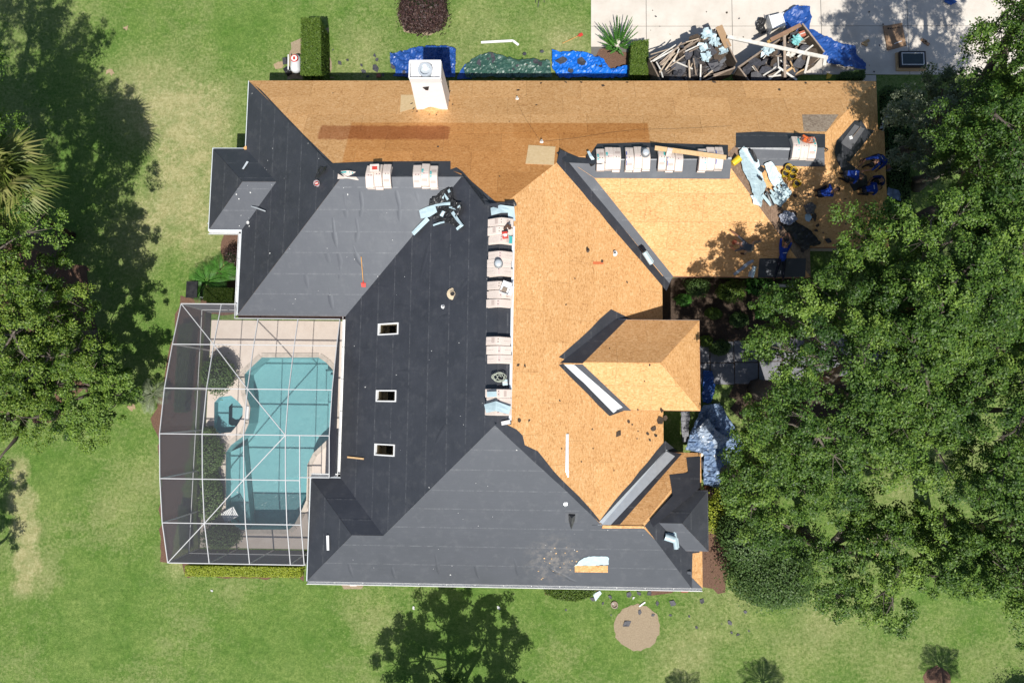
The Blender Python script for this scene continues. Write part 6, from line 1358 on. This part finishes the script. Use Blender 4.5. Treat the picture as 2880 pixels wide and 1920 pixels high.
# green cart at the top edge of the lawn
gp = D(1240, 2, 0); gc = thing('garden_cart', gp, 'dark green garden cart cut off by the top edge', 'cart'); gm = M('dark_green_metal', (.012, .06, .04), None, 8, .4)
B().box(gp+Vector((0, .35, .35)), (.42, .55, .25), None, 1.15).build('tub', gm, gc, bevel=.03)
for s in (-1, 1): B().bar(gp+Vector((s*.2, .1, .3)), gp+Vector((s*.22, -.12, .02)), .03, .03).build('leg', blackp, gc)
B().tube([gp+Vector((.0, .05, .3)), gp+Vector((-.05, -.2, .25)), gp+Vector((-.1, -.42, .1))], .015, 6).build('handle', blackp, gc)
for s in (-1, 1): B().lathe([(.13, -.03), (.13, .03)], gp+Vector((s*.25, .5, .13)), 14, Vector((1, 0, 0)).to_track_quat('Z', 'Y').to_matrix()).build('wheel', blackp, gc)
bx = D(450, 668, .5); eq = thing('black_box', (bx.x, bx.y, 0), 'black lidded box at the cage corner', 'equipment box'); B().box((bx.x, bx.y, .45), (.5, .75, .9), None, .96).build('cabinet', blackp, eq, bevel=.03); B().box((bx.x, bx.y, .91), (.54, .8, .04)).build('lid', blackp, eq); B().tube([(bx.x+.2, bx.y-.3, .5), (bx.x+.6, bx.y-.35, .4), (bx.x+1.1, bx.y-.4, .4)], .03, 7).build('pipe', greyp, eq)  # black lidded box put in for a dark patch beside the hedge
# things below the porch and under the eaves
for (x, y, z, s, rz, mt, lb) in ((1618, 1040, .3, (.55, .2, .05), .5, woodw, 'pale board on the faded tarp'), (1640, 1050, .25, (.3, .3, .12), .2, white, 'white lump on the faded tarp'), (1650, 1080, .2, (.28, .2, .1), -.3, white, 'second white lump on the faded tarp'), (1625, 1118, .1, (.3, .2, .08), .3, brick, 'broken red brick pieces at the tarp edge')): one('debris_piece', B().box(D(x, y, z), s, Matrix.Rotation(rz, 3, 'Z'), .8), mt, lb, 'debris', bevel=.02)
crumple('felt_heap', [(1585, 1045), (1625, 1030), (1660, 1050), (1670, 1080), (1640, 1090), (1610, 1075)], .05, .14, scrapm, 'dark felt heap on the faded tarp', 'debris', 33, res=.06)
crumple('rubble_strip', [(1563, 945), (1584, 945), (1580, 1015), (1566, 1015)], .06, .06, M('grey_rubble', (.30, .30, .32), (.12, .12, .13), 14, .9, .1, .8, 40), 'strip of grey rubble under the porch eave', 'rubble', 34, res=.06)
one('plank', B().bar(D(1780, 655, 1.2), D(1836, 658, 1.2), .12, .04), woodw, 'pale plank lying below the garage eave', 'plank')
for i, (x, y) in enumerate(((1330, 1352), (1572, 1354), (812, 1340))): one('stepping_block', B().box(D(x, y, .06), (.34, .22, .12)), brick if i < 2 else M('pale_block', (.6, .5, .45)), ['red block under the lower eave by the bush', 'pale red block under the lower right eave', 'pale splash block under the lower left eave'][i], 'block', bevel=.02)
one('board', B().bar(D(1468, 1392, .04), D(1482, 1382, .04), .06, .03), white, 'short white stick above the mulch circle', 'stick')
one('film_scrap', B().slab([D(*q, .06) for q in ((1362, 1364), (1378, 1356), (1382, 1362), (1368, 1380))][::-1], (0, 0, -.01)), pale, 'pale torn film on the grass under the lower eave', 'film strip')
one('hole', B().lathe([(.17, .0), (.17, .06), (.12, .06), (.11, .01)], D(1411, 1388, 0), 14), woodg, 'dark round collar on the lower lawn', 'collar')
one('board', B().bar(D(513, 585, .3), D(514, 610, .3), .06, .03), woodp, 'upright pale stick by the west wall', 'stick')

# ------------------------------------------------------------------ roofers
skinm = M('skin', (.30, .16, .10), (.26, .13, .08), 6, .6, .3); shoem = M('brown_boots', (.06, .03, .02), None, 9, .7)
blue1 = M('royal_blue_shirt', (.012, .035, .20), (.02, .055, .28), 7, .85, .1, .4, 20); navy = M('navy_trousers', (.012, .014, .022), (.022, .025, .035), 7, .9, .1, .4, 20); greys = M('grey_shirt', (.07, .075, .085), (.10, .105, .12), 7, .9, .1, .4, 20); khaki = M('khaki_trousers', (.24, .19, .14), (.32, .26, .2), 7, .9, .1, .4, 20); blackc = M('black_clothing', (.012, .012, .016), (.03, .03, .035), 7, .9, .1)
hair = M('dark_hair', (.012, .009, .008), None, 20, .6); capm = M('dark_cap', (.02, .022, .035), None, 9, .8); rust = M('rust_cap', (.22, .06, .03), None, 9, .8)
POSES = {
 'bend': dict(pel=(0, 0, .82), che=(0, .38, 1.0), nek=(0, .52, 1.0), hed=(0, .68, .95), elL=(-.27, .55, .72), elR=(.27, .55, .72), wrL=(-.17, .68, .50), wrR=(.17, .68, .50), knL=(-.14, .10, .45), knR=(.14, .10, .45), anL=(-.14, -.04, .09), anR=(.14, -.04, .09)),
 'reach': dict(pel=(0, 0, .72), che=(.05, .40, .84), nek=(.06, .54, .84), hed=(.07, .70, .80), elL=(-.28, .52, .60), elR=(.32, .6, .62), wrL=(-.22, .62, .34), wrR=(.40, .78, .42), knL=(-.25, .05, .40), knR=(.24, -.16, .40), anL=(-.38, -.10, .09), anR=(.30, -.55, .09)),
 'kneel': dict(pel=(0, -.12, .34), che=(0, .20, .56), nek=(0, .32, .60), hed=(0, .45, .55), elL=(-.25, .30, .34), elR=(.25, .32, .34), wrL=(-.13, .36, .12), wrR=(.14, .38, .12), knL=(-.18, .24, .12), knR=(.18, .24, .12), anL=(-.13, -.08, .10), anR=(.13, -.08, .10)),
 'prone': dict(pel=(0, 0, .24), che=(.02, .44, .32), nek=(.06, .6, .36), hed=(.1, .74, .37), elL=(-.1, .86, .2), elR=(.34, .66, .22), wrL=(.06, .96, .1), wrR=(.3, .92, .1), knL=(-.14, -.40, .14), knR=(.14, -.42, .14), anL=(-.20, -.82, .1), anR=(.16, -.84, .1)),
 'climb': dict(pel=(0, 0, .92), che=(0, .14, 1.32), nek=(0, .2, 1.46), hed=(0, .28, 1.6), elL=(-.3, .3, 1.16), elR=(.3, .3, 1.2), wrL=(-.2, .52, 1.25), wrR=(.2, .52, 1.3), knL=(-.14, .2, .55), knR=(.14, .1, .48), anL=(-.13, .08, .18), anR=(.13, .02, .09)),
}
def person(label, base, heading, pose, k=None, shirt=None, pants=None, head=None, lettering=True, scale=1.0, mir=False):
    shirt = shirt or blue1; pants = pants or navy; J = {a: Vector(b_) for a, b_ in POSES[pose].items()}
    t = thing('person', base, label, 'person')
    up = Vector((0, 0, 1)) if k is None else (normal_of(k)*.8+Vector((0, 0, .2))).normalized()
    fw_ = Vector((math.cos(heading), math.sin(heading), 0)); fw_ = (fw_-up*fw_.dot(up)).normalized(); rt_ = fw_.cross(up); Mx = Matrix((rt_*(-1 if mir else 1), fw_, up)).transposed()
    G = lambda v: Vector(base)+Mx @ (Vector(v)*scale)
    sp_ = (J['che']-J['pel']); sn = sp_.normalized(); side = Vector((1, 0, 0)); dn = side.cross(sn)
    vs, es, rad, tg = [], [], [], []
    def v(p, r, parent=None, tagn='shirt'):
        vs.append(G(p)); rad.append(r*scale); i = len(vs)-1
        if parent is not None: es.append((parent, i)); tg.append(tagn)
        return i
    pel = v(J['pel'], .135); wai = v(J['pel']+sp_*.45, .125, pel); che = v(J['che'], .15, wai); nek = v(J['nek'], .062, che, 'skin')
    hd = J['hed']-J['nek']; h0 = v(J['nek']+hd*.55, .075, nek, 'skin'); h1 = v(J['hed']+hd.normalized()*.03, .098, h0, 'skin'); h2 = v(J['hed']+hd.normalized()*.10, .075, h1, 'skin')
    fwd = (Vector((0, 1, 0))-hd.normalized()*hd.normalized().y); fwd = fwd.normalized() if fwd.length > .2 else Vector((0, 0, -1))
    v(J['hed']+fwd*.108, .016, h1, 'skin')                                    # nose
    for s in (-1, 1): v(J['hed']+side*s*.098, .018, h1, 'skin')               # ears
    for s, e, w_ in ((-1, 'elL', 'wrL'), (1, 'elR', 'wrR')):
        sh = v(J['che']+side*s*.165+sn*.02, .075, che); el = v(J[e], .05, sh, 'shirt'); md = v(J[e].lerp(J[w_], .5), .042, el, 'skin'); wr = v(J[w_], .032, md, 'skin')
        d = (J[w_]-J[e]).normalized(); pm_ = v(J[w_]+d*.07, .036, wr, 'skin'); cr = d.cross(Vector((0, 0, 1))); cr = cr.normalized() if cr.length > .1 else side
        for q in range(4):
            o_ = cr*(q-1.5)*.022; ln = (.072, .084, .078, .06)[q]; f1 = v(J[w_]+d*.11+o_, .0095, pm_, 'skin'); f2 = v(J[w_]+d*(.11+ln*.55)+o_*1.1-Vector((0, 0, .012)), .009, f1, 'skin'); v(J[w_]+d*(.11+ln)+o_*1.1-Vector((0, 0, .035)), .008, f2, 'skin')
        f1 = v(J[w_]+d*.05-cr*s*.042, .011, wr, 'skin'); v(J[w_]+d*.1-cr*s*.06-Vector((0, 0, .015)), .009, f1, 'skin')
    for s, kn, an in ((-1, 'knL', 'anL'), (1, 'knR', 'anR')):
        hp = v(J['pel']+side*s*.095-sn*.06, .1, pel, 'pants'); th_ = v(J['pel'].lerp(J[kn], .5)+side*s*.05, .088, hp, 'pants'); kk = v(J[kn], .064, th_, 'pants'); cf = v(J[kn].lerp(J[an], .4), .062, kk, 'pants'); aa = v(J[an], .043, cf, 'pants')
        sh_d = (J[an]-J[kn]).normalized(); td = Vector((0, 1, 0))-sh_d*sh_d.y; td = td.normalized() if td.length > .3 and pose not in ('prone',) else (sh_d*.8+Vector((0, 0, -.3))).normalized()
        b1 = v(J[an]+td*.1-Vector((0, 0, .035)), .046, aa, 'shoe'); v(J[an]+td*.2-Vector((0, 0, .045)), .036, b1, 'shoe')
    me = bpy.data.meshes.new('body'); me.from_pydata([tuple(q) for q in vs], es, []); o = bpy.data.objects.new('body', me); COL.objects.link(o)
    o.modifiers.new('skin', 'SKIN'); sv = me.skin_vertices[0].data
    for i, r in enumerate(rad): sv[i].radius = (r, r)
    for a in (pel, wai, che): sv[a].radius = (rad[a]*1.12, rad[a]*.92)
    sv[0].use_root = True
    ss = o.modifiers.new('sub', 'SUBSURF'); ss.levels = 1; ss.render_levels = 1
    bpy.context.view_layer.update(); ev = o.evaluated_get(bpy.context.evaluated_depsgraph_get()); m2 = bpy.data.meshes.new_from_object(ev); o.modifiers.clear(); o.data = m2; m2.name = 'body'
    m2.materials.clear()
    for q in (shirt, pants, skinm, shoem): m2.materials.append(q)
    seg = [(np.array(vs[a]), np.array(vs[b_]), max(.02, (rad[a]+rad[b_])/2), {'shirt': 0, 'pants': 1, 'skin': 2, 'shoe': 3}[g]) for (a, b_), g in zip(es, tg)]
    cen = np.array([p.center for p in m2.polygons]); best = np.full(len(cen), 1e9); mi = np.zeros(len(cen), dtype=np.int32)
    for a, b_, r, g in seg:
        d = b_-a; u = np.clip(((cen-a)@d)/(d@d+1e-9), 0, 1); q = np.linalg.norm(cen-(a+u[:, None]*d), axis=1)/r**.5; m = q < best; best[m] = q[m]; mi[m] = g
    m2.polygons.foreach_set('material_index', mi); m2.polygons.foreach_set('use_smooth', [True]*len(cen)); adopt(o, t)
    # hair or cap, eyes, lettering
    hc = G(J['hed']+hd.normalized()*.05); hu = (Mx @ (hd.normalized()*.6-fwd*.35+Vector((0, 0, .6)))).normalized(); R = hu.to_track_quat('Z', 'Y').to_matrix(); q = .118*scale
    B().lathe([(q, -.01), (q*.98, .03), (q*.8, .075), (q*.45, .105), (q*.08, .115)], hc, 14, R).build('cap' if head not in (None, hair) else 'hair', head or hair, t, smooth=True)
    if head not in (None, hair): fb = G(J['hed']+fwd*.15+hd.normalized()*.05); fr = Mx @ fwd; B().bar(G(J['hed']+fwd*.06+hd.normalized()*.07), fb, .15, .012, up=hu).build('cap_brim', head, t)
    for s in (-1, 1): B().lathe([(.002, -.012), (.012, 0), (.002, .012)], G(J['hed']+fwd*.088+side*s*.036+hd.normalized()*.012), 8).build('eye', hair, t)
    if lettering:
        bk = dn if (Mx @ dn).z > 0 else -dn
        for i in range(7):
            c = G(J['pel']+sp_*.78+bk*.165+side*(i-3)*.026); B().box(c, (.016*scale, (.034 if i % 3 else .026)*scale, .006), Mx @ Matrix((side, sn, side.cross(sn))).transposed()).build('shirt_lettering', white, t)
    return t
def P_(dx, dy, k): return hD(dx, dy, k, .02)
person('roofer in grey shirt and khaki trousers bent over on the bare slope, legs apart', P_(1712, 562, '2S'), math.radians(165), 'reach', '2S', greys, khaki, rust, False)
person('roofer in royal blue shirt lying flat across the new black sheet', P_(1792, 592, '2S'), math.radians(93), 'prone', '2S', head=blackc)
person('roofer in blue kneeling alone on the sheathing right of the buckets', P_(1884, 440, '3S'), math.radians(20), 'kneel', '3S', head=hair, lettering=False)
person('roofer with white lettering crouched at the left of the far group', P_(1934, 408, '3E'), math.radians(-10), 'kneel', '3E', head=hair)
person('roofer bent forward at the top left of the far group', P_(1980, 376, '3E'), math.radians(215), 'bend', '3E', head=hair)
person('roofer crouched at the top right of the far group', P_(2006, 373, '3E'), math.radians(-60), 'kneel', '3E', head=M('grey_cap', (.14, .14, .15)), lettering=False)
person('roofer bent down at the bottom left of the far group', P_(1976, 440, '3E'), math.radians(10), 'kneel', '3E', head=hair)
person('roofer in dark blue at the right of the far group', P_(2006, 420, '3E'), math.radians(200), 'kneel', '3E', shirt=M('dark_blue_shirt', (.012, .025, .10), (.02, .035, .14), 7, .85, .1), head=hair, lettering=False)
# the one on the ladder at the garage end
lp = D(2036, 214, 0); lx = 16.35; ly = 13.1
ld = thing('ladder', (lx+.75, ly, 0), 'aluminium ladder leaning on the garage end by the concrete path', 'ladder')
for s in (-1, 1): B().bar((lx+.75, ly+s*.22, .03), (lx-.55, ly+s*.22, 3.6), .05, .03, up=Vector((0, 1, 0))).build('rail', galv, ld)
for i in range(11): u = (i+.7)/11.5; B().bar((lx+.75-1.3*u, ly-.22, .03+3.57*u), (lx+.75-1.3*u, ly+.22, .03+3.57*u), .035, .035).build('rung', galv, ld)
person('roofer in navy clothes climbing the ladder at the garage end', Vector((lx+.27, ly, 1.55)), math.radians(180), 'climb', None, M('dark_blue_shirt', (.012, .025, .10)), navy, hair, False)
